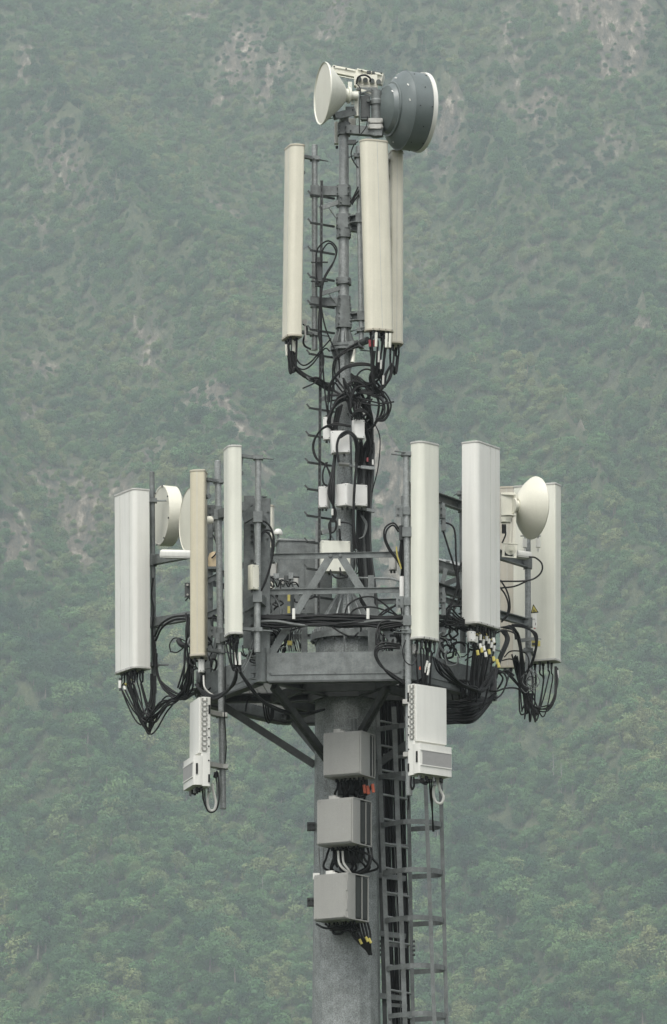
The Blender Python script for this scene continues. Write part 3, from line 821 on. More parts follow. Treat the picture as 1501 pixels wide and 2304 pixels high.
for (px, py, t0_, r0_, t1_, r1_, sz) in ((897, 168, .25, .455, .30, .42, .03), (892, 176, .30, .42, .365, .315, .026), (901, 195, .245, .46, .30, .42, .022), (884, 205, .39, .30, .44, .27, .02), (920, 225, .245, .46, .30, .42, .02), (882, 322, .30, .42, .365, .315, .034)):
    best = None
    for ia in range(180):
        for it in range(7):
            f = it / 6; rr_ = r0_ + (r1_ - r0_) * f; tt = t0_ + (t1_ - t0_) * f; an = ia * math.pi / 90
            dn = ax2 * math.cos(an) + ay2 * math.sin(an); q = c2 + v2 * tt + dn * rr_
            if dn.y * v2.x * v2.x + dn.y > .2: continue
            x_, y_ = proj(q); e_ = (x_ - px) ** 2 + (y_ - py) ** 2
            if best is None or e_ < best[0]: best = (e_, q, dn)
    e_, q, dn = best; tg = v2.cross(dn).normalized(); nn = (dn * (t1_ - t0_) + v2 * (r0_ - r1_)).normalized()
    m = MB(); m.beam(q - tg * sz * .6 + nn * .002, q + tg * sz * .6 + nn * .002 + v2 * .012, .014, .005, up=nn); m.build('scuff', WHITE, d2)
# D3 drum and D4 disc left, D5 cone right
d3, c3, v3 = dish('dish_antenna', 'cream drum dish on the left, between the grey pipe and a flatter dish', 361, 1160, .95, -70, [
    ('radome', [(.012, .001), (.006, .25), (.0, .325)], CREAM), ('shroud', [(.0, .325), (-.006, .335), (-.006, .352), (.012, .355), (.155, .352)], CREAM),
    ('reflector', [(.155, .352), (.21, .27), (.26, .15), (.27, .10), (.271, .001)], CREAM)])
m = MB(); ax3 = v3.orthogonal().normalized(); ay3 = v3.cross(ax3)
for k in range(8):
    an = 2 * math.pi * k / 8 + .3; p = c3 - v3 * .004 + (ax3 * math.cos(an) + ay3 * math.sin(an)) * .343; m.cyl(p, p - v3 * .012, .011, n=6)
m.build('rivet', STEELD, d3)
d4, c4, v4 = dish('dish_antenna', 'flat faced cream dish half hidden behind the tan panel', 425, 1169, .15, -71, [
    ('radome', [(0.0, .001), (.0, .33), (.004, .365)], CREAM), ('reflector', [(.004, .365), (-.003, .37), (.01, .374), (.022, .368), (.09, .29), (.15, .16), (.18, .10), (.20, .06), (.28, .055), (.281, .001)], CREAM)])
m = MB(); m.box(c4 + v4 * .33, (.09, .13, .22), bev=.02); m.tube([P(487, 1150, .1), P(487, 1215, .1)], .025, 12); m.build('radio_head', STEEL, d4)
m = MB(); m.tube(spline(PP([(478, 1200, .1), (487, 1225, 0), (486, 1245, 0), (476, 1256, 0)])), .008, 8); m.build('lead', BLACK, d4)
d5, c5, v5 = dish('dish_antenna', 'cream cone shaped dish on the right in front of the far right panel', 1200, 1143, .0, 117, [
    ('reflector', [(.0, .352), (-.01, .362), (.002, .366), (.012, .358), (.06, .315), (.12, .24), (.17, .165), (.20, .11), (.215, .09), (.216, .001)], CREAM),
    ('radome', [(.0, .352), (-.01, .2), (-.014, .001)], CREAM)])
m = MB(); m.lathe([(.215, .07), (.25, .07), (.25, .09), (.27, .09), (.27, .001)], c5, v5, 20)
m.box(P(1143, 1136, -.05), (.165, .12, .27), bev=.02); m.box(P(1140, 1170, -.05), (.13, .11, .06), bev=.01)
m.beam(P(1161, 1112, -.14), P(1156, 1225, -.14), .012, .03); m.beam(P(1129, 1112, -.10), P(1161, 1114, -.14), .03, .012)
m.beam(P(1138, 1158, -.14), P(1161, 1159, -.14), .03, .012); m.beam(P(1152, 1165, -.08), P(1147, 1225, -.08), .05, .02)
m.build('yoke', CREAM, d5)
m = MB(); 
for px in (1134, 1161): m.beam(P(px, 1222, -.2), P(px - 2, 1254, -.2), .02, .03)
m.beam(P(1132, 1222, -.2), P(1165, 1224, -.2), .03, .012); m.beam(P(1132, 1252, -.2), P(1162, 1255, -.2), .03, .014); m.cyl(P(1148, 1237, -.22), P(1148, 1237, -.1), .06, n=20); m.cyl(P(1150, 1237, -.26), P(1150, 1237, -.2), .014, n=8)
m.build('swivel', CREAM, d5)
m = MB(); m.box(P(1134, 1190, -.1), (.05, .05, .1)); m.tube(spline(PP([(1132, 1185, -.1), (1138, 1200, -.1), (1130, 1222, -.1)])), .009, 8); m.build('connector', BLACK, d5)
for px in (1181, 1211):
    t = thing('small_filter_unit', 'small white filter hanging under the right dish, ' + ('the left one' if px < 1200 else 'the right one'), 'filter', P(px, 1235, .5))
    m = MB(); m.box(P(px, 1222, .5), (.05, .05, .10), bev=.01); m.cyl(P(px, 1234, .5), P(px, 1240, .5), .012, n=10); m.build('case', WHITE, t)
    m = MB(); m.cyl(P(px, 1212, .5), P(px, 1206, .5), .01, n=8); m.beam(P(px - 10, 1206, .5), P(px + 6, 1206, .5), .02, .012); m.build('clip', STEELP, t)

# radio unit between the two top dishes
tr_ = thing('microwave_radio', 'long cream radio housing between the two top dishes', 'radio unit', P(805, 260, 0))
m = MB(); m.beam(P(749, 157, .15), P(803, 168, .1), .12, .085); m.beam(P(803, 168, .1), P(862, 180, .05), .13, .12)
m.build('housing', CREAM, tr_)
m = MB(); m.beam(P(752, 169, .08), P(861, 190, -.03), .03, .01); m.beam(P(752, 152, .1), P(800, 160, .05), .05, .012); m.beam(P(806, 157, .05), P(860, 170, 0), .08, .012); m.build('cover_rib', WHITE2, tr_)
m = MB()
for px, py in ((752, 150), (779, 155), (814, 159), (858, 165)): m.cyl(P(px, py, -.02), P(px, py, .02), .011, n=6)
m.box(P(830, 163, -.03), (.05, .02, .035)); m.box(P(840, 164, -.03), (.035, .02, .03)); m.build('bolt', STEELD, tr_)
m = MB(); m.box(P(823, 183, .0), (.27, .12, .13)); m.box(P(826, 198, -.02), (.25, .10, .05)); m.beam(P(812, 203, -.1), P(856, 215, -.1), .02, .03); m.build('mount_frame', CREAM, tr_)
m = MB()
for px, py in ((808, 178), (822, 180), (837, 182), (852, 184)): m.cyl(P(px, py, -.12), P(px, py, -.04), .03, n=14)
m.build('port', STEEL, tr_)
m = MB(); m.box(P(826, 200, -.08), (.24, .03, .03)); m.beam(P(808, 210, -.1), P(850, 217, -.1), .02, .02); m.beam(P(812, 210, -.12), P(831, 203, -.12), .015, .015); m.beam(P(831, 203, -.12), P(848, 215, -.12), .015, .015); m.build('bracket', STEEL, tr_)
m = MB(); m.tube(spline(PP([(802, 190, -.14), (806, 174, -.16), (820, 169, -.16), (832, 175, -.16), (833, 184, -.14)])), .011, 8)
m.tube(spline(PP([(805, 190, -.14), (811, 203, -.18), (808, 240, -.2), (809, 300, -.2)])), .006, 8); m.tube(spline(PP([(827, 262, -.2), (824, 285, -.2), (811, 303, -.2)])), .006, 8); m.build('lead', BLACK, tr_)
t = thing('dark_radio_unit', 'dark grey radio box under the cream housing at the mast top', 'radio unit', P(822, 268, -.05))
m = MB(); m.box(P(822, 243, -.05), (.115, .14, .26), bev=.02); m.build('case', STEELD, t)
m = MB(); m.cyl(P(829, 225, -.18), P(829, 225, -.1), .022, n=12); m.box(P(822, 268, -.06), (.1, .1, .03)); m.build('port', STEEL, t)
t = thing('dish_mount', 'stout grey bracket and stub pipe holding the grey drum dish', 'bracket', P(847, 300, -.1))
m = MB(); m.tube([P(847, 308, -.1), P(847, 205, -.1)], .062, 20); m.lathe([(0, .075), (.05, .075), (.085, .05), (.09, .001)], P(847, 236, -.1), Z, 16, True); m.build('stub_pipe', STEEL, t)
m = MB(); m.box(P(871, 236, .0), (.12, .12, .37), bev=.015); m.box(P(846, 213, -.08), (.10, .10, .07)); m.build('plate_box', STEEL, t)
m = MB()
for py in (272, 285): m.box(P(845, py, -.16), (.175, .05, .055), bev=.02)
for px in (830, 859):
    for py in (272, 285): m.cyl(P(px, py, -.22), P(px, py, -.13), .012, n=6)
m.box(P(868, 281, -.05), (.07, .14, .1)); m.build('clamp', CAPM, t)
m = MB(); m.beam(P(779, 292, -.06), P(862, 298, -.12), .10, .10); m.box(P(790, 250, -.08), (.13, .04, .10)); m.build('arm', STEEL, t)
for px, py in ((778, 285), (778, 298), (789, 294), (794, 247)):
    m = MB(); m.cyl(P(px, py, -.14), P(px, py, -.10), .01, n=6); m.build('bolt', STEELD, t)
t = thing('support_boom', 'short grey arm carrying the cream top dish', 'bracket', P(765, 262, -.1))
m = MB(); m.beam(P(752, 262, -.2), P(798, 252, -.08), .06, .08); m.beam(P(747, 266, -.22), P(765, 262, -.1), .12, .012); m.build('arm', STEEL, t)
m = MB(); m.box(P(802, 235, -.05), (.05, .1, .3)); m.box(P(793, 222, -.1), (.03, .03, .14)); m.build('plate', WHITE2, t)
t = thing('white_backing_unit', 'narrow white unit behind the mast top under the cream dish', 'radio unit', P(757, 330, .2))
m = MB(); m.box(P(757, 300, .2), (.05, .1, .26), bev=.02); m.build('case', WHITE, t); m = MB(); m.cyl(P(758, 329, .2), P(758, 334, .2), .015, n=8); m.build('connector', BLACK, t)
t = thing('white_backing_unit', 'small white block behind the mast beside the grey bracket', 'radio unit', P(792, 292, .15))
m = MB(); m.box(P(790, 277, .15), (.11, .1, .09), bev=.015); m.build('case', WHITE, t); m = MB(); m.cyl(P(805, 283, .1), P(805, 290, .1), .02, n=8); m.build('connector', STEELP, t)
# ================================================================== radios and boxes
def rbox(name, label, cat, px, py, Y, yaw, w, d, h, mt, group=None, bev=.015):
    """box whose centre is at the pixel; returns thing, frame (origin centre)"""
    c = P(px, py, Y); t = thing(name, label, cat, c - Z * h / 2, group)
    M = yawframe(c, R(yaw)); m = MB(); m.prism(round_poly(rect(w, d), bev, 3), -h / 2, h / 2, M, .02); m.build('case', mt, t)
    return t, M

# grey boxes on the pole front
for bi, (px, py, label) in enumerate(((786, 1701, 'uppermost of the three grey boxes on the pole front, hanging just under the platform'),
                                      (775, 1853, 'middle of the three grey boxes on the pole front, with slatted dark side'),
                                      (768, 2022, 'lowest of the three grey boxes on the pole front, with notched cover edge'))):
    t = thing('grey_radio_unit', label, 'radio unit', P(px, py + 50, -.66), 'grey radio units on the pole')
    yw = (26, 30, 34)[bi]; M = yawframe(P(px, py, -.72), R(-yw)); W_, D_, H_ = ((.47, .36, .48), (.46, .42, .50), (.45, .42, .50))[bi]
    gm = BOXG
    fr = (.66, .42, .40)[bi]; y0 = -D_ * .5 + D_ * fr
    m = MB(); m.prism(round_poly(rect(W_, D_ * fr), .012, 2), -H_ / 2, H_ / 2, M @ Matrix.Translation((0, -D_ * .5 + D_ * fr / 2, 0))); m.build('case', gm, t)
    m = MB(); m.box((-.006, -D_ * .5 - .004, 0), (W_ - .02, .012, H_ - .02), M)
    if bi == 2:
        for dz in (-.11, .11): m.box((W_ / 2 - .012, -D_ * .5 - .0, dz), (.026, .014, .11), M)
    for sx in (-1, 1):
        for sz in (-1, 1): m.cyl(M @ Vector((sx * W_ * .42, -D_ * .5 - .008, sz * H_ * .45)), M @ Vector((sx * W_ * .42, -D_ * .5 - .016, sz * H_ * .45)), .007, n=6)
    m.build('front_cover', gm, t)
    m = MB()
    hd = D_ * .5 - y0
    for k in range(16): m.box((-W_ * .46 + W_ * .92 * k / 15, y0 + hd / 2, 0), (.006, hd, H_ * .94), M)
    for k in range(2): m.box((W_ / 2 - .012, y0 + hd * (.27 + .48 * k), 0), (.012, hd * .42, H_ * .90), M)
    m.build('heat_sink', BOXD, t)
    m = MB(); m.box((W_ / 2 - .008, y0 + hd * .5, 0), (.018, .012, H_ * .97), M); m.box((W_ / 2 - .008, D_ * .5, 0), (.018, .014, H_ * .97), M); m.build('corner_trim', gm, t)
    for dz in (-1, 1):
        m = MB(); m.box((0, D_ * .02, dz * (H_ / 2 + .003)), (W_ + .008, D_ * .97, .012), M); m.build('edge_frame', gm, t)
    m = MB(); m.box((-W_ * .25, -.05, H_ / 2 + .035), (.09, .06, .06), M, .01); m.box((-W_ * .12, -.05, H_ / 2 + .025), (.05, .05, .035), M, .01); m.build('earth_lug', CAPM if bi < 2 else WHITE, t)
    m = MB()
    for k in range(7): 
        m.cyl(M @ Vector((-.16 + .055 * k, .02 * (k % 2), -H_ / 2 + .01)), M @ Vector((-.16 + .055 * k, .02 * (k % 2), -H_ / 2 - .05)), .014, n=8)
    m.build('socket_row', BLACK, t)
    m = MB(); m.box(P(px + 8, py + 22, -.40), (.34, .10, .66 if bi < 2 else .5)); m.build('dark_backing_bracket', BOXD, t)  # oversized dark block behind each box, filling the gaps between them
# cables under each box
def bundle(name, label, px, py, Y, group=None): return thing(name, label, 'cables', P(px, py, Y), group)
def cab(t, pts, r=.011, mt=None, k=7, jit=0.0, nm='cable', n=7):
    q = PP(pts)
    if jit: q = [q[0]] + [p + Vector((random.gauss(0, jit), random.gauss(0, jit), random.gauss(0, jit))) for p in q[1:-1]] + [q[-1]]
    m = MB(); m.tube(spline(q, k), r * 1.12, n); return m.build(nm, mt or BLACK, t)
ca = bundle('cable_bundle', 'black cables with orange connectors between the upper and middle grey boxes', 795, 1800, -.5)
for k in range(9):
    x = 760 + 8 * k; cab(ca, [(x, 1752, -.55), (x + random.uniform(-6, 6), 1772, -.6), (x + random.uniform(-10, 10), 1788, -.5), (x + random.uniform(-8, 8), 1802, -.45)], .012)
cab(ca, [(731, 1755, -.68), (740, 1775, -.7), (758, 1796, -.66)], .006, GREYC)
cab(ca, [(790, 1755, -.5), (808, 1790, -.6), (825, 1788, -.6), (838, 1765, -.5)], .012)
for px, py in ((819, 1766), (827, 1768), (838, 1764)):
    m = MB(); m.tube([P(px, py, -.7), P(px + 3, py + 19, -.7)], .018, 10); m.build('orange_connector', ORANGE, ca)
cb = bundle('cable_bundle', 'dark tangle of cables with a white loop between the middle and lowest grey boxes', 790, 1970, -.5)
for k in range(12):
    x = 742 + 8.5 * k; cab(cb, [(x, 1906, -.6), (x + random.uniform(-8, 8) + (k - 6) * 1.2, 1930, -.68), (x + random.uniform(-12, 12) + (k - 6) * .4, 1955, -.6), (770 + random.uniform(-14, 30), 1972, -.5)], .012)
for ox in (0, 10): cab(cb, [(761 + ox, 1915, -.72), (763 + ox, 1940, -.75), (772 + ox, 1954, -.75), (790, 1966, -.7)], .012, WCAB)
cab(cb, [(760, 1952, -.68), (752, 1930, -.7), (768, 1912, -.7), (800, 1914, -.7), (832, 1925, -.7), (830, 1950, -.7), (808, 1966, -.66)], .012)
cab(cb, [(717, 1908, -.5), (719, 1940, -.5), (722, 1975, -.5)], .006, GREYC); cab(cb, [(728, 1908, -.5), (727, 1950, -.5), (731, 1980, -.5)], .006, GREYC)
cc = bundle('cable_bundle', 'black leads with yellow tape hanging below the lowest grey box', 830, 2145, -.5)
for k in range(7):
    x = 785 + 7 * k
    cab(cc, [(x, 2075, -.6), (x + 6, 2100, -.62), (812 + 3.5 * k, 2125, -.6), (834 + random.uniform(-3, 3), 2148, -.55)], .012)
for k in range(4): cab(cc, [(712 + 20 * k, 2079, -.6), (730 + 20 * k, 2088 + 3 * k, -.66), (755 + 18 * k, 2088, -.66), (790, 2078, -.6)], .011)
cab(cc, [(748, 2090, -.6), (752, 2100, -.65), (768, 2100, -.65), (774, 2092, -.6)], .014)
for px, py in ((809, 2113), (830, 2111), (823, 2108)):
    m = MB(); m.tube([P(px, py, -.64), P(px + 5, py + 11, -.64)], .015, 8); m.build('yellow_tape', YELL, cc)
m = MB(); m.box(P(712, 1972, -.62), (.08, .06, .07), bev=.02); m.box(P(722, 1978, -.62), (.05, .06, .06), bev=.02); m.build('white_wrap', WHITE, cb)

GRILLE = mat('grey_grille', (.27, .27, .26), .6, 0, .06, 20)
# finned white radios on the long pipes
def rru(label, px, py, Y, yaw, side, pipe):
    c = P(px, py, Y); t = thing('finned_radio_unit', label, 'radio unit', c, 'white radio units on the long pipes')
    M = yawframe(c, R(yaw)); W_, D_ = .48, .132; H1, H2 = .66, .35       # z=0 is the joint between cover and lower module
    s = side                                            # side whose fins we see (-1 = local -x)
    m = MB(); m.prism(round_poly(rect(W_, D_ * .8), .02, 3), -H2 + .0, H1, M @ Matrix.Translation((0, D_ * .1, 0))); m.build('case', WHITE, t)
    m = MB(); m.box((0, -D_ * .40, H1 / 2 + .01), (W_ - .02, D_ * .25, H1 - .03), M, .02); m.build('front_cover', WHITE, t)
    m = MB(); m.box((0, -D_ * .60, -H2 / 2), (W_ + .01, D_ * .85, H2 - .02), M, .02); m.build('lower_module', WHITE, t)
    m = MB(); 
    m.box((s * -.012, -D_ * 1.035, -H2 * .48), (W_ * .90, .006, H2 * .46), M); m.build('grille', GRILLE, t)
    m = MB()
    for dz in (-.235, -.715): m.box((0, -D_ * 1.04, H2 * dz), (W_ * .97, .012, .012), M)
    m.build('frame_rib', WHITE, t)
    m = MB(); xs_ = s * W_ / 2
    for k in range(11):
        z = .05 + k * (H1 - .1) / 10
        m.box((xs_ + s * .004, -D_ * .08, z), (.014, D_ * .34, .014), M)
        m.box((xs_ + s * .004, -D_ * .25, z + .022), (.014, .014, .03), M)
        m.box((xs_ + s * .004, D_ * .12, z + .022), (.014, .014, .03), M)
    m.build('side_fin', SLOT_SHADE, t)
    m = MB(); m.box((xs_ + s * .003, D_ * .36, H1 - .14), (.01, .022, .10), M, 0); m.box((xs_ + s * .003, D_ * .36, -H2 * .75), (.01, .02, .09), M)
    m.box((s * (W_ / 2 + .011), -D_ * .72, -H2 * .45), (.008, .022, .12), M)
    for z in (.1, .2, .3, -.06): m.cyl(M @ Vector((xs_, D_ * .33, z)), M @ Vector((xs_ + s * .006, D_ * .33, z)), .009, n=8)
    m.build('hand_slot', BLACK, t)
    pa, pb = pipe
    for z in (H1 - .13, -.06):
        q = M @ Vector((0, D_ / 2, z)); c2 = pb + (pa - pb) * ((q.z - pb.z) / (pa.z - pb.z))
        m = MB(); m.beam(q, c2, .09, .05); m.box(c2, (.13, .12, .05)); dd = Vector((1, 0, 0)) * (-s)
        for dy in (-.045, .045): m.cyl(c2 + Vector((0, dy, 0)) + Vector((s, 0, 0)) * -.1, c2 + Vector((0, dy, 0)) + Vector((-s, 0, 0)) * -.04, .013, n=8)
        m.build('bracket', CAPM, t)
    for k in range(8):
        a = M @ Vector((-.19 + .054 * k, -D_ * .5 + .04 * (k % 2), -H2)); m = MB(); m.cyl(a, a - Z * .05, .015, n=10); m.build('connector', BLACK if k % 4 else STEELP, t)
    return t, M
r1_, M1 = rru('finned off white radio facing left on the long left pipe', 450, 1706, -.75, -75, 1, (B2a, B2b))
r2_, M2 = rru('finned off white radio facing right on the long right pipe, by the ladder', 962, 1678, -2.05, 42, -1, (B5a, B5b))
cd = bundle('cable_bundle', 'white conduit loop and black leads under the finned left radio', 480, 1828, -.75)
cab(cd, [(478, 1764, -.75), (480, 1780, -.75), (486, 1805, -.75), (482, 1822, -.75), (472, 1822, -.75), (467, 1805, -.75), (470, 1780, -.75)], .014, WCAB)
cab(cd, [(456, 1775, -.75), (458, 1800, -.75), (470, 1826, -.75), (486, 1822, -.75), (493, 1795, -.75), (491, 1745, -.7), (487, 1735, -.7)], .009)
cab(cd, [(461, 1775, -.7), (462, 1800, -.72), (474, 1825, -.72), (484, 1818, -.7), (489, 1780, -.7), (486, 1745, -.66)], .009, GREYC)
m = MB(); m.tube([P(471, 1770, -.8), P(471, 1782, -.8)], .022, 12); m.build('gland', STEELP, cd)
m = MB(); m.tube([P(487, 1738, -.72), P(484, 1750, -.72)], .024, 10); m.build('boot', BLACK, cd)
cab(cd, [(506, 1440, -.6), (507, 1560, -.56), (505, 1600, -.56), (509, 1680, -.56), (505, 1730, -.55)], .006)
ce = bundle('cable_bundle', 'white conduit loop and black leads under the finned right radio', 990, 1808, -2)
cab(ce, [(984, 1752, -1.95), (990, 1775, -1.95), (998, 1793, -1.95), (993, 1807, -1.95), (982, 1805, -1.95), (976, 1792, -1.95), (976, 1775, -1.95), (981, 1760, -1.95)], .014, WCAB)
m = MB(); m.tube([P(978, 1757, -2), P(978, 1768, -2)], .022, 12); m.build('gland', STEELP, ce)
for k in range(3): cab(ce, [(943 + 5 * k, 1748, -1.9), (948 + 3 * k, 1760, -1.95), (960, 1764 - k * 3, -1.95), (965 + k * 2, 1750, -1.9)], .010)
for k in range(3): cab(ce, [(966 + 5 * k, 1750, -1.9), (968 + 3 * k, 1785, -1.8), (973, 1830, -.9), (974 + k, 1870, -.6)], .008)
cab(ce, [(926, 1745, -1.9), (924, 1765, -1.9), (928, 1776, -1.9), (932, 1765, -1.9), (931, 1748, -1.9)], .010)
cab(ce, [(918, 1790, -1.75), (920, 1805, -1.7), (918, 1822, -1.7)], .007)

# white junction boxes on the mast
def jbox(label, px, py, Y, yaw, w, d, h, lid=True, mt=None, lugs=2, name='junction_box', lean=0):
    c = P(px, py, Y); t = thing(name, label, 'junction box', c - Z * h / 2, 'white boxes round the mast')
    M = yawframe(c, R(yaw), Z + Vector((math.sin(R(lean)), 0, 0))); m = MB(); m.prism(round_poly(rect(w, d), .012, 2), -h / 2, h / 2, M, .03); m.build('case', mt or BOXB, t)
    if lid:
        m = MB(); m.box((0, -d / 2 - .006, 0), (w - .012, .016, h - .012), M, .008); m.build('lid', mt or BOXB, t)
        m = MB()
        for sx in (-1, 1):
            for sz in (-1, 1): m.cyl(M @ Vector((sx * (w / 2 - .02), -d / 2 - .01, sz * (h / 2 - .02))), M @ Vector((sx * (w / 2 - .02), -d / 2 - .018, sz * (h / 2 - .02))), .006, n=6)
        m.build('screw_row', STEELP, t)
    m = MB()
    for k in range(lugs):
        x = (k - (lugs - 1) / 2) * w * .4; m.cyl(M @ Vector((x, 0, -h / 2)), M @ Vector((x, 0, -h / 2 - .03)), .013, n=8)
        m.cyl(M @ Vector((x, 0, h / 2)), M @ Vector((x, 0, h / 2 + .03)), .013, n=8)
    if lugs: m.build('gland_row', STEELD, t)
    return t
jbox('slim white box left of the square tilted box high on the lower mast', 739, 965, -.2, -25, .11, .07, .27)
jbox('square cool white box with rounded corners, crossed by black cables', 765, 996, -.35, 8, .215, .10, .26, lean=-3)
jbox('small white two slot box right of the square tilted box', 806, 967, -.25, 20, .13, .09, .22)
jbox('tall narrow white box at left of the twin white boxes by the foot pegs', 730, 1120, -.15, -20, .115, .09, .25)
jbox('left one of the twin white boxes strapped round the mast', 776, 1116, -.28, -32, .17, .14, .26)
jbox('right one of the twin white boxes strapped round the mast', 808, 1117, -.22, 15, .17, .12, .25)
jbox('wide cream box behind the railing apex', 754, 1254, -.3, 8, .34, .13, .36, mt=WHITE2)
jbox('slim cream box with tan side by the loops left of the cabinet', 570, 1300, -1.7, 35, .10, .08, .28, mt=CREAM)
jbox('little ribbed grey-white box hanging behind the right loops', 884, 1268, -1.2, -10, .085, .07, .16, mt=CAPM)
jbox('narrow white stick box on the left side of the long right pipe', 904, 1325, -1.72, 0, .05, .04, .28, lid=False, lugs=0)
jbox('small white box dangling under the tan panel', 453, 1499, -.65, 10, .07, .05, .15, lugs=1)
jbox('small white box plugged under the front right panel', 935, 1461, -1.7, 10, .075, .06, .11, lugs=1)
jbox('small white box plugged under the widest white panel', 1060, 1433, -1.0, 30, .085, .06, .12, lugs=1)
jbox('little white filter plugged at the far left panel underside', 270, 1540, .6, -20, .035, .03, .09, lid=False, lugs=1)
jbox('little white filter plugged at the far right panel underside', 1254, 1517, .9, 20, .035, .03, .09, lid=False, lugs=1)
jbox('cream backing box right of the small back panel', 640, 1225, 1.0, 10, .18, .1, .12, mt=CREAM, lugs=0)
jbox('pale plate box under the mushroom receiver', 610, 1285, .6, -10, .16, .1, .17, mt=CAPM, lugs=0)
m = MB()

# horizontal housings on the side arms
def tubebox(label, a, b, Y0, Y1, w, h, mt):
    p, q = P(a[0], a[1], Y0), P(b[0], b[1], Y1); t = thing('remote_unit', label, 'radio unit', (p + q) / 2)
    d = (q - p).normalized(); x = Z.cross(d).normalized(); y = d.cross(x)
    M = frame_to(p, x, y, d); L_ = (q - p).length
    m = MB(); m.prism(round_poly([(-w / 2, -h / 2), (w / 2, -h / 2), (w / 2, h * .2), (w * .3, h / 2), (-w * .3, h / 2), (-w / 2, h * .2)], .012, 3), 0, L_, M); m.build('case', mt, t)
    m = MB(); m.box((0, -h / 2 - .006, L_ / 2), (w * .96, .012, L_ * .98), M); m.build('base', CAPM, t)
    return t
tubebox('long white housing lying on the left arm under the two dishes', (369, 1245), (440, 1247), .35, -.1, .12, .085, WHITE)
tubebox('short white housing on the right arm beneath the cream dish', (1160, 1245), (1190, 1249), .0, .1, .12, .07, WHITE)
t = thing('beige_shade', 'glossy beige rounded cap between the tan panel and the long left pipe', 'cap', P(482, 1279, .1))
m = MB(); m.lathe([(0, .085), (.12, .085), (.17, .07), (.19, .04), (.195, .001)], P(484, 1279, .1), Z, 24, True); m.build('shade', BEIGE, t)
m = MB(); m.beam(P(468, 1281, .1), P(500, 1281, .1), .2, .03); m.build('shelf', STEEL, t)

# mushroom satellite receiver
t = thing('mushroom_receiver', 'white dome shaped receiver on a thin stalk at the left rear', 'receiver', P(626, 1240, .6))
m = MB(); m.lathe([(0, .001), (.0, .05), (.012, .053), (.03, .052), (.05, .042), (.065, .026), (.072, .001)], P(626, 1203, .6), Z, 28); m.build('dome', WHITE, t)
m = MB(); m.tube([P(626, 1203, .6), P(626, 1214, .6)], .012, 8); m.tube([P(626, 1212, .6), P(632, 1240, .6)], .008, 8); m.tube([P(632, 1240, .6), P(618, 1206, .6)], .006, 6); m.build('stalk', STEELP, t)

# grey cabinets standing behind the mast
def cabinet(label, px, y0, y1, Y, yaw, w, d, ang=0):
    a, b = P(px, y0, Y), P(px, y1, Y); h = a.z - b.z; t = thing('equipment_cabinet', label, 'cabinet', b)
    M = yawframe(b, R(yaw)); m = MB(); m.prism(round_poly(rect(w, d), .015, 2), 0, h, M); m.build('case', STEEL, t)
    m = MB(); m.box((0, 0, h + .01), (w + .03, d + .03, .02), M); m.box((w * .1, 0, h + .03), (w * .6, d * .5, .02), M); m.build('roof', STEELP, t)
    m = MB(); 
    for k in range(2): m.box((w * (-.25 + .5 * k), -d / 2 - .006, h / 2), (w * .46, .01, h * .9), M)
    m.build('door', STEEL, t)
    return t, M
cabinet('wide plain grey cabinet behind the mast foot, left of the climbing rail', 684, 1224, 1395, .55, 6, .62, .35)
cabinet('dark grey cabinet filling the left rear of the platform', 612, 1335, 1400, -.2, -8, .48, .25)
t = thing('backplate', 'tall grey mounting plate behind the slim pale panel', 'plate', P(562, 1460, -1.3))
m = MB(); p, q = P(560, 1458, -1.35), P(560, 1116, -1.35); m.box((p + q) / 2, (.12, .05, (q - p).length)); m.build('plate', STEEL, t)
for k, py in enumerate((1140, 1182, 1196, 1207, 1219, 1262, 1365, 1385, 1408, 1425)):
    m = MB(); m.cyl(P(567, py, -1.42), P(567, py, -1.36), .017, n=8); m.build('bolt', STEELD, t)
for py in (1150, 1350):
    m = MB(); m.beam(P(548, py + 16, -1.45), P(585, py - 6, -1.6), .03, .13); m.build('wing', STEEL, t)
t = thing('side_bracket_plate', 'small drilled dark plate left of the tan panel', 'plate', P(422, 1345, -.3))
m = MB(); p = P(423, 1328, -.3); m.box(p, (.075, .012, .17)); m.build('plate', STEELD, t)
for dy in (-12, 10):
    m = MB(); m.cyl(P(422, 1328 + dy, -.34), P(422, 1328 + dy, -.30), .013, n=10); m.build('hole', CAPM, t)
# side clamps between the front right and widest panels
for i, (py, lb) in enumerate(((1150, 'upper'), (1340, 'lower'))):
    t = thing('clamp_stack', lb + ' bolted clamp stack just right of the front right panel', 'clamp', P(995, py + 30, -1.5))
    m = MB(); m.box(P(995, py, -1.5), (.06, .08, .17)); m.box(P(998, py + 20, -1.5), (.05, .05, .25)); m.build('plate', STEEL, t)
    m = MB()
    for k in range(4): m.cyl(P(993, py - 20 + 14 * k, -1.56), P(993, py - 20 + 14 * k, -1.5), .011, n=6)
    m.build('bolt_row', STEELD, t)

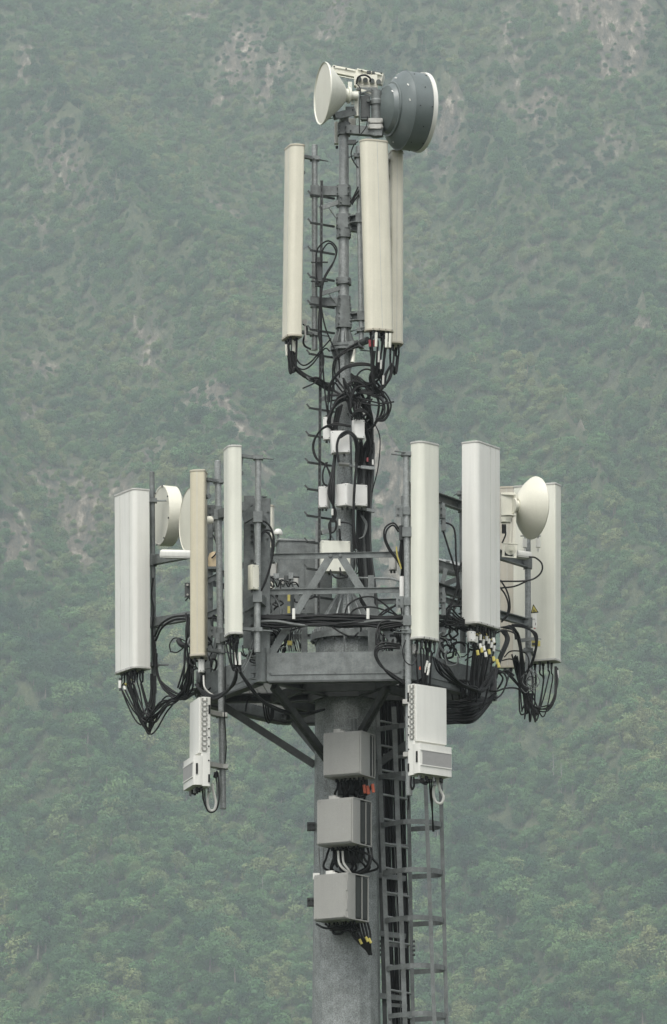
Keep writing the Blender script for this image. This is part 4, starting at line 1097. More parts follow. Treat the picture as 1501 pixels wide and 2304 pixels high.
# ================================================================== warning plates
t = thing('warning_sign', 'yellow triangular warning plate with white strip below on the far right pipe', 'sign', P(1204, 1415, .5))
m = MB(); a, b, c_ = P(1194, 1380, .54), P(1212, 1378, .52), P(1200, 1359, .53); bk = Vector((0, .006, 0))
def tri(m, a, b, c, o): 
    a, b, c = a + o, b + o, c + o; m.add([a, b, c, a + bk, b + bk, c + bk], [(0, 1, 2), (5, 4, 3), (0, 3, 4, 1), (1, 4, 5, 2), (2, 5, 3, 0)])
tri(m, a, b, c_, Vector()); m.build('black_edge', BLACK, t)
m = MB(); g_ = (a + b + c_) / 3; tri(m, g_ + (a - g_) * .72, g_ + (b - g_) * .72, g_ + (c_ - g_) * .72, Vector((0, -.007, 0))); m.build('yellow_face', YELL, t)
m = MB(); gg = g_ - Vector((0, .010, .012)); m.beam(gg + Vector((-.004, 0, .022)), gg + Vector((.0, 0, -.016)), .007, .003); m.beam(gg + Vector((-.016, 0, -.012)), gg + Vector((-.004, 0, .01)), .006, .003); m.beam(gg + Vector((.014, 0, -.012)), gg + Vector((.003, 0, .005)), .006, .003); m.build('pictogram', BLACK, t)
m = MB(); m.box(P(1203, 1397, .52), (.05, .005, .155)); m.build('white_strip', WHITE, t)
m = MB(); m.box(P(1205, 1404, .505), (.006, .004, .03)); m.box(P(1201, 1393, .505), (.03, .004, .005)); m.build('print', BLACK, t)
m = MB(); m.box(P(1203, 1414, .505), (.022, .004, .012)); m.build('red_tab', RED, t)
t = thing('yellow_label_plate', 'yellow label under the lower right clamp', 'sign', P(1205, 1450, .5))
m = MB(); m.box(P(1206, 1448, .5), (.10, .02, .065)); m.build('plate', YELL, t); m = MB(); m.box(P(1203, 1449, .485), (.06, .004, .03)); m.build('print', STEELD, t)
m = MB(); m.beam(P(1172, 1441, .55), P(1208, 1437, .5), .03, .04); m.beam(P(1208, 1437, .5), P(1218, 1438, .5), .012, .012); m.build('bracket', STEELP, t)

# ================================================================== cable work
def jumpers(t, ends, gather, route, droop, r=.0115, spread=.05, tape=0, fan=1.0):
    """leads dropping from the connectors, sagging by `droop` and meeting a common route"""
    for i, e in enumerate(ends):
        dz = droop * random.uniform(.55, 1.15); g = gather + Vector((random.gauss(0, spread), random.gauss(0, spread), random.gauss(0, spread * .6)))
        low = e * .55 + g * .45; low.z = min(e.z, g.z) - dz * .55
        p1 = e - Z * dz * .38 + Vector((random.gauss(0, .018) * fan, random.gauss(0, .02), 0))
        pts = [e + Z * .01, e - Z * dz * .12, p1, low, g] + [q + Vector((random.gauss(0, .018), random.gauss(0, .03), random.gauss(0, .018))) for q in route]
        m = MB(); sp = spline(pts, 8); m.tube(sp, r * random.uniform(.8, 1.15), 7); m.build('cable', BLACK, t)
        if tape and i % tape == 0:
            for kk, mt in ((.4, YELL), (1.0, WHITE)):
                a = e - Z * dz * (.12 + .12 * kk); b = a - Z * .05
                a = sp[int(8 + kk * 6)]; b = sp[int(8 + kk * 6) + 2]
                m = MB(); m.tube([a, b], r * 1.45, 8); m.build('tape_band', mt, t)

# far left panel
t = bundle('cable_bundle', 'black leads with yellow tape sagging under the far left white panel', 320, 1640, .6)
jumpers(t, b1[1], P(372, 1585, .4), PP([(400, 1572, .3), (425, 1535, .1), (432, 1470, -.2)]), .42, .010, .05, 4)
for k in range(6):
    cab(t, [(343 + 2 * k, 1420 + 10 * k, .6), (350 + k, 1500 + 4 * k, .6), (366 + 3 * k, 1545 + k, .5), (398 + 3 * k, 1572 - 2 * k, .3), (425 + 2 * k, 1568 - 3 * k, 0), (452, 1552, -.3)], .009, jit=.012)
for k in range(4): cab(t, [(340 + k, 1516, .6), (338 + 3 * k, 1570, .6), (325 + 3 * k, 1615 + 6 * k, .6), (337 + k, 1650 - 3 * k, .6), (344, 1600, .6), (347 + k, 1520, .6)], .009, jit=.01)
for k in range(3): cab(t, [(285 + 5 * k, 1520, .6), (300 + 4 * k, 1575, .6), (316 + k, 1618, .6), (332 + 3 * k, 1646, .6)], .009, jit=.01)
cab(t, [(348, 1432, .6), (362, 1405, .5), (388, 1389, .3), (425, 1384, 0)], .012); cab(t, [(350, 1442, .6), (365, 1412, .5), (392, 1395, .3), (428, 1392, 0)], .012)
cab(t, [(345, 1300, .65), (341, 1340, .65), (346, 1370, .65), (343, 1420, .65), (347, 1500, .65)], .010)
cab(t, [(384, 1466, .3), (382, 1450, .3), (392, 1436, .3), (408, 1438, .2), (420, 1448, 0), (400, 1467, .2), (384, 1466, .3)], .007)
for k in range(7): cab(t, [(418 + 2 * k, 1380 + k * 2, -.1), (414 + 3 * k, 1420, -.15), (412 + 3 * k, 1470, -.1), (418 + 2 * k, 1500 + 6 * k, -.1), (400 + 4 * k, 1548 + 3 * k, 0)], .010, jit=.02)
cab(t, [(402, 1440, .1), (408, 1450, .05), (420, 1452, 0), (428, 1442, 0)], .03)
cab(t, [(417, 1352, -.2), (424, 1345, -.2), (430, 1352, -.2), (432, 1362, -.2)], .007)
# left middle
t = bundle('cable_bundle', 'thick black cable pair curving from the slim pale panel to the pole', 540, 1560, -1.5)
jumpers(t, b3[1], P(533, 1490, -1.75), PP([(534, 1510, -1.75)]), .10, .010, .02)
for k in range(4): cab(t, [(532 + k, 1490, -1.75), (530 - k, 1530, -1.7), (512 - k, 1554 + k, -1.4), (484, 1565 + 2 * k, -1.0), (452 + 3 * k, 1552 + 3 * k, -.7), (440 + 2 * k, 1540, -.6)], .013, jit=.008)
for k in range(3): cab(t, [(536 + 2 * k, 1495, -1.75), (541 + 2 * k, 1515, -1.75), (563 + k, 1548, -1.7), (592, 1577 + k, -1.5), (640, 1600 + k * 2, -1.0), (690, 1604, -.6), (730, 1596, -.4)], .013, jit=.006)
for px in (529, 539):
    m = MB(); m.tube([P(px, 1468, -1.8), P(px + 1, 1496, -1.8)], .016, 10); m.build('white_connector', WHITE, t)
for k in range(8): cab(t, [(508 + 4 * k, 1440, -1.7), (514 + 3 * k, 1450 + k, -1.7), (524 + k, 1462, -1.75)], .008, jit=.008)
cab(t, [(570, 1440, -1.6), (556, 1480, -1.6), (544, 1505, -1.7)], .008, STEEL); cab(t, [(575, 1442, -1.6), (561, 1482, -1.6), (547, 1512, -1.7)], .008, STEEL)
for k in range(7): cab(t, [(450 + 2 * k, 1510, -.6), (454 + random.uniform(-8, 8), 1535, -.6), (448 + random.uniform(-10, 12), 1553, -.5), (440 + 5 * k, 1566, -.3)], .008)
cab(t, [(458, 1520, -.65), (460, 1545, -.7), (470, 1558, -.7), (482, 1565, -.7)], .009, WCAB)
cab(t, [(552, 1601, -.6), (560, 1570, -.6), (585, 1560, -.5)], .01)
for k in range(3): cab(t, [(590 + 5 * k, 1560, .5), (596 + 5 * k, 1610, .5), (606 + 4 * k, 1626 - 6 * k, .5), (612 + k * 2, 1590, .5)], .009)
# loops beside the slim panel
t = bundle('cable_loop', 'tall black cable loops right of the pipe with clamp bolts', 600, 1340, -1.5)
cab(t, [(577, 1275, -1.6), (573, 1230, -1.6), (577, 1190, -1.6), (592, 1173, -1.6), (609, 1187, -1.6), (617, 1220, -1.6), (609, 1270, -1.6), (592, 1320, -1.6), (582, 1340, -1.6)], .010)
cab(t, [(579, 1275, -1.62), (585, 1225, -1.62), (592, 1200, -1.62), (602, 1198, -1.62), (611, 1215, -1.62), (611, 1262, -1.62), (597, 1310, -1.6), (584, 1334, -1.6)], .010)
cab(t, [(583, 1215, -1.55), (591, 1198, -1.55), (604, 1193, -1.55), (614, 1203, -1.55), (614, 1240, -1.55)], .008)
t = bundle('cable_loop', 'thin grey cable loops in front of the dark cabinet', 605, 1395, -1.0)
cab(t, [(580, 1345, -1.3), (598, 1338, -1.3), (616, 1343, -1.3), (628, 1362, -1.3), (630, 1382, -1.3), (619, 1393, -1.3), (600, 1385, -1.3), (582, 1368, -1.3)], .008, GREYC)
cab(t, [(602, 1320, -1.3), (606, 1345, -1.3), (614, 1370, -1.3), (611, 1382, -1.3), (600, 1384, -1.3)], .007, GREYC)
# straps etc. at the left rear
t = thing('junction_rack', 'cluttered rack of small connectors behind the left of the middle rail', 'rack', P(620, 1322, -.3))
for k in range(7):
    m = MB(); px = 600 + 11 * k; m.box(P(px, 1308 - (k % 3) * 6, -.4), (random.uniform(.04, .07), .05, random.uniform(.04, .08)), bev=.008); m.build('socket', (CAPM, STEELD, STEELP)[k % 3], t)
for k in range(6):
    px = 590 + 12 * k; m = MB(); m.tube(spline(PP([(px, 1320, -.45), (px + 6, 1296 + 3 * k, -.5), (px + 16, 1306 + k, -.45), (px + 22, 1320, -.4)])), .008, 7); m.build('lead', (GREYC, BLACK)[k % 2], t)
for py in (1345, 1372):
    m = MB(); m.box(P(650, py, -.6), (.03, .02, .08)); m.build('yellow_label', YELL, t)

# main horizontal bundle in front of the rail
t = bundle('cable_bundle', 'long black cable bundle strung across the platform front at knee height', 750, 1400, -1.45)
for k in range(16):
    dy = (k % 8) * 3.0; Y = -1.50 + .05 * (k // 8)
    pts = [(575, 1384 + dy, Y)]
    for j in range(1, 8): pts.append((575 + 48 * j, 1384 + dy + 3 * math.sin(j * 1.1 + k) + random.uniform(-3, 3) + 3 * math.sin(j / 2.2), Y + random.uniform(-.02, .02)))
    cab(t, pts, random.choice((.009, .012, .015)), GREYC if k == 5 else BLACK)
for k in range(12):
    cab(t, [(905, 1386 + 3 * (k % 5), -1.45), (950, 1388 + 4 * (k % 5), -1.3), (995, 1392 + random.uniform(-8, 14), -1.1), (1020, 1398 + random.uniform(-10, 18), -.9), (1050, 1402 + random.uniform(-12, 20), -.6), (1090, 1408 + random.uniform(-6, 10), -.4)], .010)
for px in (661, 828):
    m = MB(); m.box(P(px, 1381, -1.6), (.034, .02, .12), bev=.008); m.build('white_tie', WHITE, t)
for (l) in (((775, 1388, -1.5), (783, 1362, -1.5), (808, 1346, -1.5), (838, 1343, -1.5), (862, 1357, -1.5), (898, 1388, -1.5)), ((783, 1390, -1.48), (797, 1372, -1.48), (820, 1366, -1.48), (850, 1368, -1.48), (895, 1385, -1.48)),
            ((838, 1396, -1.5), (862, 1382, -1.5), (885, 1365, -1.5), (905, 1348, -1.5)), ((845, 1392, -1.5), (868, 1372, -1.5), (900, 1360, -1.5)), ((738, 1404, -1.5), (770, 1425, -1.5), (793, 1433, -1.45), (806, 1424, -1.3)), ((805, 1400, -1.5), (812, 1412, -1.4), (812, 1420, -1.3)),
            ((600, 1404, -1.4), (640, 1420, -1.2), (680, 1410, -1.1), (720, 1402, -1.2)), ((828, 1400, -1.5), (850, 1412, -1.4), (880, 1420, -1.3), (905, 1422, -1.2))):
    cab(t, l, .009)
# drop loops from the bundle on the right
t = bundle('cable_loop', 'black cable loops hanging over the right end of the front beam', 870, 1520, -1.6)
for k in range(4):
    cab(t, [(905, 1395 + 4 * k, -1.5), (860, 1400 + 5 * k, -1.55), (848 + 3 * k, 1425, -1.6), (846 + 2 * k, 1450, -1.62)], .009, jit=.01)
    cab(t, [(900, 1450 + 3 * k, -1.6), (868, 1445 + 4 * k, -1.62), (847 + 2 * k, 1456 + 3 * k, -1.63), (843 + 2 * k, 1476, -1.63), (858 + k, 1498, -1.62), (880, 1516 + k, -1.62), (912, 1536 + 2 * k, -1.6)], .010, jit=.006)
for k in range(14): cab(t, [(866 + 3 * k, 1410, -.9), (862 + 4 * k + random.uniform(-8, 8), 1440, -.9), (870 + 3 * k, 1470, -.9)], .007, (BLACK, GREYC)[k % 3 == 0], jit=.01)
for k in range(16): cab(t, [(640 + 3 * k, 1408, -.95), (636 + 3 * k + random.uniform(-8, 8), 1430, -.95), (632 + 4 * k, 1466, -.95)], .006, (BLACK, GREYC, STEELD)[k % 3], jit=.01)
for k in range(14): cab(t, [(585 + 3 * k, 1412, -1.0), (590 + 4 * k + random.uniform(-8, 8), 1440, -1.0), (560 + 6 * k, 1480, -1.0)], .010, BLACK, jit=.02)
m = MB(); m.box(P(652, 1447, -1.15), (.055, .04, .05), bev=.01); m.build('yellow_tag', YELL, t)

# front right and widest panels
t = bundle('cable_bundle', 'black leads with white and yellow sleeves under the front right panel', 960, 1530, -1.7)
jumpers(t, b5[1], P(948, 1532, -1.65), PP([(925, 1540, -1.5), (900, 1540, -1.2)]), .22, .0095, .03)
for px, py in ((962, 1487), (967, 1492), (958, 1500), (965, 1506)):
    m = MB(); m.tube([P(px, py, -1.8), P(px - 3, py + 13, -1.8)], .013, 8); m.build('white_sleeve', WHITE, t)
m = MB(); m.tube([P(945, 1500, -1.8), P(945, 1507, -1.8)], .009, 8); m.build('orange_sleeve', ORANGE, t)
cab(t, [(913, 1440, -1.85), (906, 1465, -1.85), (912, 1488, -1.85), (928, 1496, -1.85), (938, 1480, -1.8)], .006)
t = bundle('cable_bundle', 'fan of black leads with yellow tape bands under the widest white panel', 1080, 1560, -.8)
jumpers(t, b6[1], P(1040, 1540, -.75), PP([(1000, 1535, -.9), (960, 1528, -1.1), (925, 1530, -1.2)]), .40, .0115, .06, 2, .6)
for k in range(8): cab(t, [(975 + 4 * k, 1478 + 3 * k, -1.4), (985 + 5 * k, 1510, -1.4), (1015 + 4 * k, 1532 + k, -1.2), (1050 + 3 * k, 1548, -1.0), (1085, 1556 - k, -.8), (1110, 1530 - 4 * k, -.6)], .010, jit=.012)
for k in range(6): cab(t, [(1104 + 2 * k, 1555, -.6), (1110 + k, 1520, -.5), (1122 + k, 1480, -.3), (1138 + k, 1440, 0), (1128 + 2 * k, 1418, .1)], .014, jit=.006)
for (px, py, mt) in ((1074, 1468, YELL), (1083, 1462, YELL), (1088, 1458, WHITE), (1092, 1472, WHITE), (1100, 1466, YELL), (1110, 1482, YELL), (1118, 1488, YELL), (1080, 1453, WHITE), (1110, 1440, WHITE), (1121, 1496, YELL)):
    m = MB(); m.tube([P(px, py - 5, -1.02), P(px + 2, py + 6, -1.02)], .017, 8); m.build('tape_band', mt, t)
# sagging mat of cables under the right corner
t = bundle('cable_bundle', 'sagging mat of black cables under the right corner of the platform', 1050, 1620, -.6)
for k in range(22):
    f = k / 21; sag = 1575 + 48 * f
    cab(t, [(1116 - 4 * (1 - f), 1562 - 3 * f, -.35), (1095, 1575 + 14 * f + random.uniform(-3, 3), -.45), (1065, sag - 4 + 4 * f, -.6 - .3 * random.random()), (1030, sag + 2 + random.uniform(-2, 2), -.8), (985, sag + 2, -.95), (940, 1590 + 20 * f, -1.0)], random.choice((.009, .012, .014)), jit=.004)
for k in range(6):
    cab(t, [(1000 + 16 * k, 1560, -.6), (1010 + 14 * k, 1585, -.62), (1030 + 12 * k, 1600 - 3 * k, -.64), (1060 + 8 * k, 1580, -.6)], .009)
# far right panel
t = bundle('cable_bundle', 'tangled black leads hanging under the far right panel', 1200, 1600, .8)
jumpers(t, b7[1], P(1190, 1570, .7), PP([(1172, 1530, .6), (1160, 1480, .4)]), .42, .0095, .05)
for k in range(4): cab(t, [(1136, 1504 + 2 * k, .3), (1160, 1530 + 2 * k, .4), (1180, 1560 + k, .5), (1200, 1590, .5), (1230 + k, 1596 - 2 * k, .55), (1247, 1575, .6), (1250, 1535, .7), (1252 - k, 1500, .8)], .008, jit=.012)
for k in range(6): cab(t, [(1132, 1412, .2), (1152 + k, 1408 + 2 * k, .3), (1162 + k, 1430, .4), (1170 + k, 1470, .45), (1172 + 2 * k, 1530, .5), (1185 + 2 * k, 1575, .5), (1196 + 3 * k, 1592 + 3 * k, .5), (1205, 1625 - 6 * k, .5)], .011, jit=.006)
for k in range(3): cab(t, [(1152, 1406 + k, .3), (1180, 1408 + 2 * k, .4), (1200 + 3 * k, 1425, .4), (1206 + k, 1450, .4), (1198 + k, 1485, .45), (1185, 1520, .5), (1180 + 3 * k, 1560, .5)], .010)
for k in range(5): cab(t, [(1168 + 3 * k, 1500, .5), (1168 + 4 * k, 1560, .5), (1172 + 4 * k, 1605 - 3 * k, .5), (1180 + 2 * k, 1600, .5), (1188 + 3 * k, 1560, .5)], .008, jit=.01)
for k in range(9):
    cx_, cy_ = 1192 + random.uniform(-7, 7), 1532 + random.uniform(-8, 8); a0 = random.random() * 6
    cab(t, [(cx_ + (13 + 4 * math.sin(j + k)) * math.cos(a0 + j * .9), cy_ + (20 + 5 * math.cos(j)) * math.sin(a0 + j * .9), .45) for j in range(7)], .0045, (BLACK, GREYC)[k % 2])
cab(t, [(1116, 1556, -.3), (1136, 1549, -.1), (1160, 1548, .2), (1175, 1556, .4)], .009); cab(t, [(1112, 1575, -.3), (1130, 1560, 0), (1142, 1530, .2), (1146, 1505, .3)], .009)
cab(t, [(1135, 1478, .2), (1150, 1465, .3), (1180, 1468, .4), (1190, 1485, .4), (1188, 1510, .5)], .007); cab(t, [(1130, 1486, .2), (1150, 1483, .3), (1168, 1495, .4), (1172, 1540, .4)], .007)
# loops right of the widest panel and between panels
t = bundle('cable_loop', 'black cable looping from the short white housing back behind the widest panel', 1180, 1320, -.1)
cab(t, [(1190, 1253, .05), (1205, 1255, -.1), (1219, 1268, -.2), (1219, 1285, -.2), (1205, 1300, -.2), (1180, 1307, -.2), (1125, 1308, -.2)], .009)
cab(t, [(1186, 1307, -.2), (1158, 1319, -.2), (1125, 1323, -.2)], .009)
cab(t, [(1126, 1305, -.3), (1140, 1328, -.3), (1147, 1355, -.3), (1145, 1380, -.3), (1128, 1400, -.3)], .009); cab(t, [(1126, 1322, -.3), (1138, 1340, -.3), (1144, 1362, -.3), (1140, 1385, -.3), (1128, 1396, -.3)], .009)
t = bundle('cable_loop', 'pair of long black cables between the front right and widest panels', 1020, 1380, -1.2)
cab(t, [(992, 1178, -1.3), (1009, 1178, -1.3), (1023, 1194, -1.3), (1026, 1250, -1.3), (1029, 1310, -1.3), (1020, 1350, -1.3), (998, 1378, -1.3)], .010)
cab(t, [(996, 1190, -1.3), (1008, 1230, -1.3), (1022, 1275, -1.3), (1030, 1315, -1.3), (1018, 1355, -1.3), (1000, 1400, -1.3)], .010)
cab(t, [(1040, 1265, -.9), (1030, 1290, -.9), (1034, 1330, -.9), (1030, 1360, -.9)], .012)
for k in range(5): cab(t, [(1000, 1380 + 6 * k, -1.3), (1015, 1370 + 9 * k, -1.2), (1030, 1385 + 6 * k, -1.1), (1045, 1395 + 3 * k, -1)], .009)
t = bundle('cable_loop', 'small black loop pair with a yellow-green wire left of the long right pipe', 890, 1290, -1.4)
cab(t, [(899, 1192, -1.6), (886, 1177, -1.6), (868, 1186, -1.6), (864, 1208, -1.6), (874, 1235, -1.6), (890, 1256, -1.6), (903, 1278, -1.6)], .009)
cab(t, [(897, 1197, -1.58), (885, 1182, -1.58), (871, 1192, -1.58), (868, 1212, -1.58), (879, 1237, -1.58), (894, 1258, -1.58), (904, 1274, -1.58)], .009)
cab(t, [(892, 1230, -1.62), (894, 1250, -1.62), (899, 1266, -1.62), (903, 1280, -1.62)], .008, YELL)
m = MB(); m.tube([P(903, 1183, -1.6), P(904, 1215, -1.6)], .03, 10); m.build('plug', STEELD, t)
for k in range(4): cab(t, [(903 + k, 1215, -1.55), (900 + 2 * k, 1250, -1.55), (903 + k, 1275, -1.55), (901 + 2 * k, 1330, -1.5), (905, 1385, -1.5)], .010, jit=.008)
t = thing('rear_duct', 'grey round duct and braces seen between the two right panels', 'duct', P(1005, 1290, .5))
m = MB(); m.tube([P(985, 1272, .6), P(1045, 1285, .4)], .085, 20); m.build('duct', STEELP, t)
m = MB(); m.beam(P(993, 1322, -.2), P(1008, 1262, -.2), .05, .008, up=(0, 1, 0)); m.beam(P(992, 1318, .1), P(1040, 1298, .3), .04, .06); m.beam(P(990, 1450, .1), P(1000, 1418, .1), .04, .05); m.build('brace', STEEL, t)

# ------------------------------------------------------------------ mast cables
t = bundle('cable_bundle', 'black cables under the ivory upper left panel looping to the mast', 690, 870, -.2)
jumpers(t, a1[1], P(664, 826, -.2), PP([(690, 850, -.2), (714, 857, -.2), (742, 877, -.15)]), .12, .012, .015)
for k in range(3): cab(t, [(650 + 3 * k, 790, -.2), (656 + 3 * k, 815, -.2), (675 + k, 840 - k, -.2), (710, 856 + 2 * k, -.2), (742, 876 + 2 * k, -.15)], .015)
cab(t, [(664, 790, -.2), (670, 812, -.22), (684, 822, -.22), (702, 812, -.22), (722, 788, -.22), (745, 762, -.2)], .008)
cab(t, [(656, 800, -.2), (666, 823, -.22), (684, 831, -.22), (704, 818, -.22), (730, 785, -.2), (742, 790, -.2)], .008)
for px, py in ((644, 775), (659, 765), (664, 768)):
    m = MB(); m.tube([P(px, py, -.2), P(px + 1, py + 25, -.2)], .013, 8); m.build('white_sleeve', WHITE2, t)
cab(t, [(682, 728, -.1), (691, 740, -.1), (683, 765, -.1), (686, 778, -.1), (700, 786, -.1)], .011)
m = MB(); m.beam(P(686, 720, -.1), P(688, 768, -.1), .03, .02); m.cyl(P(686, 724, -.14), P(686, 724, -.08), .03, n=12); m.build('tilt_arm', CAPM, t)
t = bundle('cable_bundle', 'long thin black cable pair looping over and running down the climbing rail', 720, 900, -.3)
cab(t, [(714, 640, -.25), (711, 590, -.25), (716, 558, -.25), (739, 542, -.25), (758, 560, -.25), (750, 592, -.25), (729, 632, -.25), (723, 680, -.25), (732, 736, -.25), (753, 786, -.25), (763, 812, -.25), (764, 850, -.22)], .008)
cab(t, [(723, 600, -.25), (724, 568, -.25), (740, 547, -.25), (755, 562, -.25), (752, 586, -.25), (728, 628, -.25), (719, 685, -.25), (717, 753, -.25), (725, 786, -.25), (728, 820, -.25), (714, 856, -.25), (681, 874, -.25)], .008)
cab(t, [(724, 640, -.2), (722, 700, -.2), (724, 770, -.2), (727, 830, -.2), (733, 900, -.2), (742, 960, -.2)], .009)
t = bundle('cable_bundle', 'black leads with white and red sleeves under the upper middle ivory panel', 850, 870, -.4)
jumpers(t, a2[1], P(845, 830, -.35), PP([(840, 855, -.3), (846, 885, -.25)]), .16, .012, .02)
jumpers(t, a3[1], P(882, 820, .1), PP([(870, 845, 0), (862, 870, -.1)]), .12, .012, .012)
for k in range(3):
    m = MB(); m.tube([P(832 + 5 * k, 765, -.45), P(833 + 5 * k, 780, -.45)], .016, 8); m.build('red_sleeve', RED, t)
for px, py, l in ((847, 748, 32), (870, 750, 32), (878, 750, 32), (853, 790, 25), (858, 810, 20), (863, 845, 20)):
    m = MB(); m.tube([P(px, py, -.5), P(px - 1, py + l, -.5)], .012 if l < 30 else .016, 8); m.build('white_sleeve', WHITE2 if l > 30 else CAPM, t)
for k in range(5): cab(t, [(836 + k * 2, 790, -.42), (836 + k, 830, -.42), (840 + k, 865, -.4), (848 + k * 2, 880, -.35), (860 - k, 874, -.3), (864, 855, -.3)], .010)
t = thing('tapered_sleeve', 'tapered white sleeve hanging off the mast flange', 'sleeve', P(792, 817, -.2))
m = MB(); m.tube([P(799, 785, -.2), P(793, 816, -.25)], .02, 12, True, [.014, .026]); m.build('sleeve', WHITE2, t)
t = thing('pipe_end_clamp', 'chunky dark clamp under the upper middle panel beside the mast flange', 'clamp', P(815, 785, -.2))
m = MB(); m.tube([P(812, 772, -.2), P(828, 765, -.3)], .04, 14); m.box(P(806, 775, -.2), (.1, .08, .07)); m.beam(P(812, 788, -.1), P(832, 790, -.2), .02, .012); m.build('clamp', STEELD, t)
m = MB(); m.beam(P(775, 776, -.1), P(806, 770, -.15), .04, .05); m.build('arm', STEEL, t)
t = bundle('cable_loop', 'big black cable loops coiled round the middle of the mast', 820, 950, -.3)
for k in range(3): cab(t, [(738 + k, 905, -.25), (744 + k, 862, -.3), (775, 826 + k * 2, -.35), (815, 817 + k * 2, -.35), (848 - k, 828, -.35), (862 - k, 856, -.35), (859 - k, 876, -.35), (846, 882 - k, -.35), (836, 868, -.35)], .011)
for k in range(4):
    cx_, cy_, rx, ry = 855 - 2 * k, 914 + k * 1.5, 24 - 2 * k, 34 - 3 * k
    cab(t, [(795, 893 + k, -.25), (815, 882 + k, -.3)] + [(cx_ + rx * math.cos(a), cy_ + ry * math.sin(a), -.33) for a in [-1.9 + .62 * j for j in range(7)]], .009, jit=.006)
cab(t, [(795, 893, -.25), (825, 900, -.35), (860, 908, -.35), (887, 904, -.35)], .008)
cab(t, [(800, 905, -.25), (830, 910, -.35), (860, 912, -.35), (868, 903, -.3)], .008)
for k in range(6): cab(t, [(797 + k, 890, -.25), (775 - 3 * k, 884 + 5 * k, -.3), (755 - 3 * k, 905 + 8 * k, -.3), (745 - k, 935 + 6 * k, -.28), (738 + 4 * k, 962 + 2 * k, -.25)], .010, jit=.01)
for k in range(8): cab(t, [(797, 888 + k, -.25), (812 + 2 * k, 905 + random.uniform(-6, 10), -.28), (822 + 2 * k, 930 + random.uniform(-6, 6), -.25), (830 + k, 965, -.15), (832 + k, 1000, -.1)], .010, jit=.012)
for k in range(4): cab(t, [(790 + 3 * k, 840 + 3 * k, -.25), (805 + 2 * k, 852, -.3), (822 + 2 * k, 866 - 2 * k, -.3), (842, 862 - 4 * k, -.3), (858, 848, -.3)], .008, jit=.006)
for k in range(4): cab(t, [(790 + 4 * k, 842 + 4 * k, -.2), (795 + 3 * k, 866, -.22), (806 + 3 * k, 888, -.22), (812 + 4 * k, 905, -.22)], .011, jit=.006)
cab(t, [(752, 882, -.25), (749, 845, -.28), (752, 812, -.3), (772, 792, -.3), (805, 770, -.25)], .010); cab(t, [(757, 860, -.25), (753, 830, -.28), (760, 806, -.3), (782, 790, -.3), (808, 778, -.25)], .009)
cab(t, [(745, 905, -.2), (751, 862, -.22), (765, 875, -.22), (780, 895, -.22)], .009)
t = bundle('cable_loop', 'black cable hoops crossing in front of the square white box', 760, 1180, -.5)
for k in range(2): cab(t, [(790, 960 - 2 * k, -.42), (753, 956 - 3 * k, -.42), (722, 968 - k, -.35), (704 + 2 * k, 1000, -.3), (711 + 2 * k, 1031, -.3), (734, 1048, -.3), (744, 1075, -.3), (752, 1110, -.35)], .009)
for k in range(2): cab(t, [(737 - 3 * k, 1040, -.3), (727, 1060 + 3 * k, -.3), (727 + k, 1085, -.3), (738, 1093, -.3), (744, 1070 + 4 * k, -.3), (736, 1050, -.3)], .008)
cab(t, [(762, 1040, -.48), (758, 1005, -.48), (766, 980, -.48), (784, 971, -.48), (801, 985, -.48), (806, 1010, -.45), (802, 1050, -.4), (797, 1110, -.4), (796, 1180, -.4), (802, 1235, -.38)], .014)
cab(t, [(765, 985, -.48), (785, 975, -.48), (798, 990, -.48), (802, 1030, -.42), (798, 1100, -.41), (794, 1180, -.4), (797, 1240, -.38)], .012)
for k in range(5): cab(t, [(770 - 3 * k, 910 + 2 * k, -.3), (760 - 2 * k, 960, -.26), (756 - k, 1010, -.26), (754 - 2 * k, 1060, -.36), (752 - 3 * k, 1110, -.42), (750 + k, 1150, -.4), (748 + k, 1175, -.4)], .011, jit=.006)
for k in range(4): cab(t, [(790, 945 - 2 * k, -.35), (800, 930 - 2 * k, -.38), (814, 926 - 2 * k, -.38), (832, 935, -.35), (840 - k, 955, -.2)], .008)
for k in range(3): cab(t, [(797 + 6 * k, 945, -.35), (799 + 5 * k, 925, -.35), (800 + 6 * k, 905, -.3)], .007)
for k in range(2): cab(t, [(739 + 5 * k, 935, -.25), (738 + 6 * k, 915, -.28), (740 + 6 * k, 890, -.28)], .007)
cab(t, [(843, 952, -.1), (855, 986, -.12), (851, 1050, -.12), (837, 1108, -.1)], .006)
for k in range(3): cab(t, [(748, 1165, -.4), (740 + k, 1180, -.4), (743, 1196 + k, -.4), (752, 1196, -.4), (758 - k, 1180, -.4), (752, 1165, -.4)], .008)
cab(t, [(744, 1170, -.4), (744, 1200, -.4), (743, 1216, -.38)], .010); cab(t, [(764, 1190, -.42), (765, 1205, -.42), (765, 1216, -.4)], .010)
for px, py, l in ((748, 1145, 14), (764, 1168, 14)):
    m = MB(); m.tube([P(px, py, -.45), P(px, py + l, -.45)], .012, 8); m.build('white_sleeve', WHITE, t)
cab(t, [(742, 1272, -.35), (746, 1290, -.4), (760, 1301, -.4), (782, 1298, -.4)], .009); cab(t, [(764, 1272, -.35), (768, 1290, -.4), (780, 1296, -.4), (790, 1292, -.4)], .009)
for k in range(3): cab(t, [(800 + 3 * k, 1238, -.4), (798 + 2 * k, 1262, -.4), (796 + 6 * k, 1285, -.35), (788 + 3 * k, 1296, -.3)], .007, (BLACK, GREYC)[k % 2])
cab(t, [(762, 1175, -.25), (785, 1178, -.3), (795, 1190, -.35), (798, 1230, -.38)], .008)
t = bundle('feeder_cable_run', 'thick dark feeder cables strapped down the right side of the lower mast', 820, 1350, -.05)
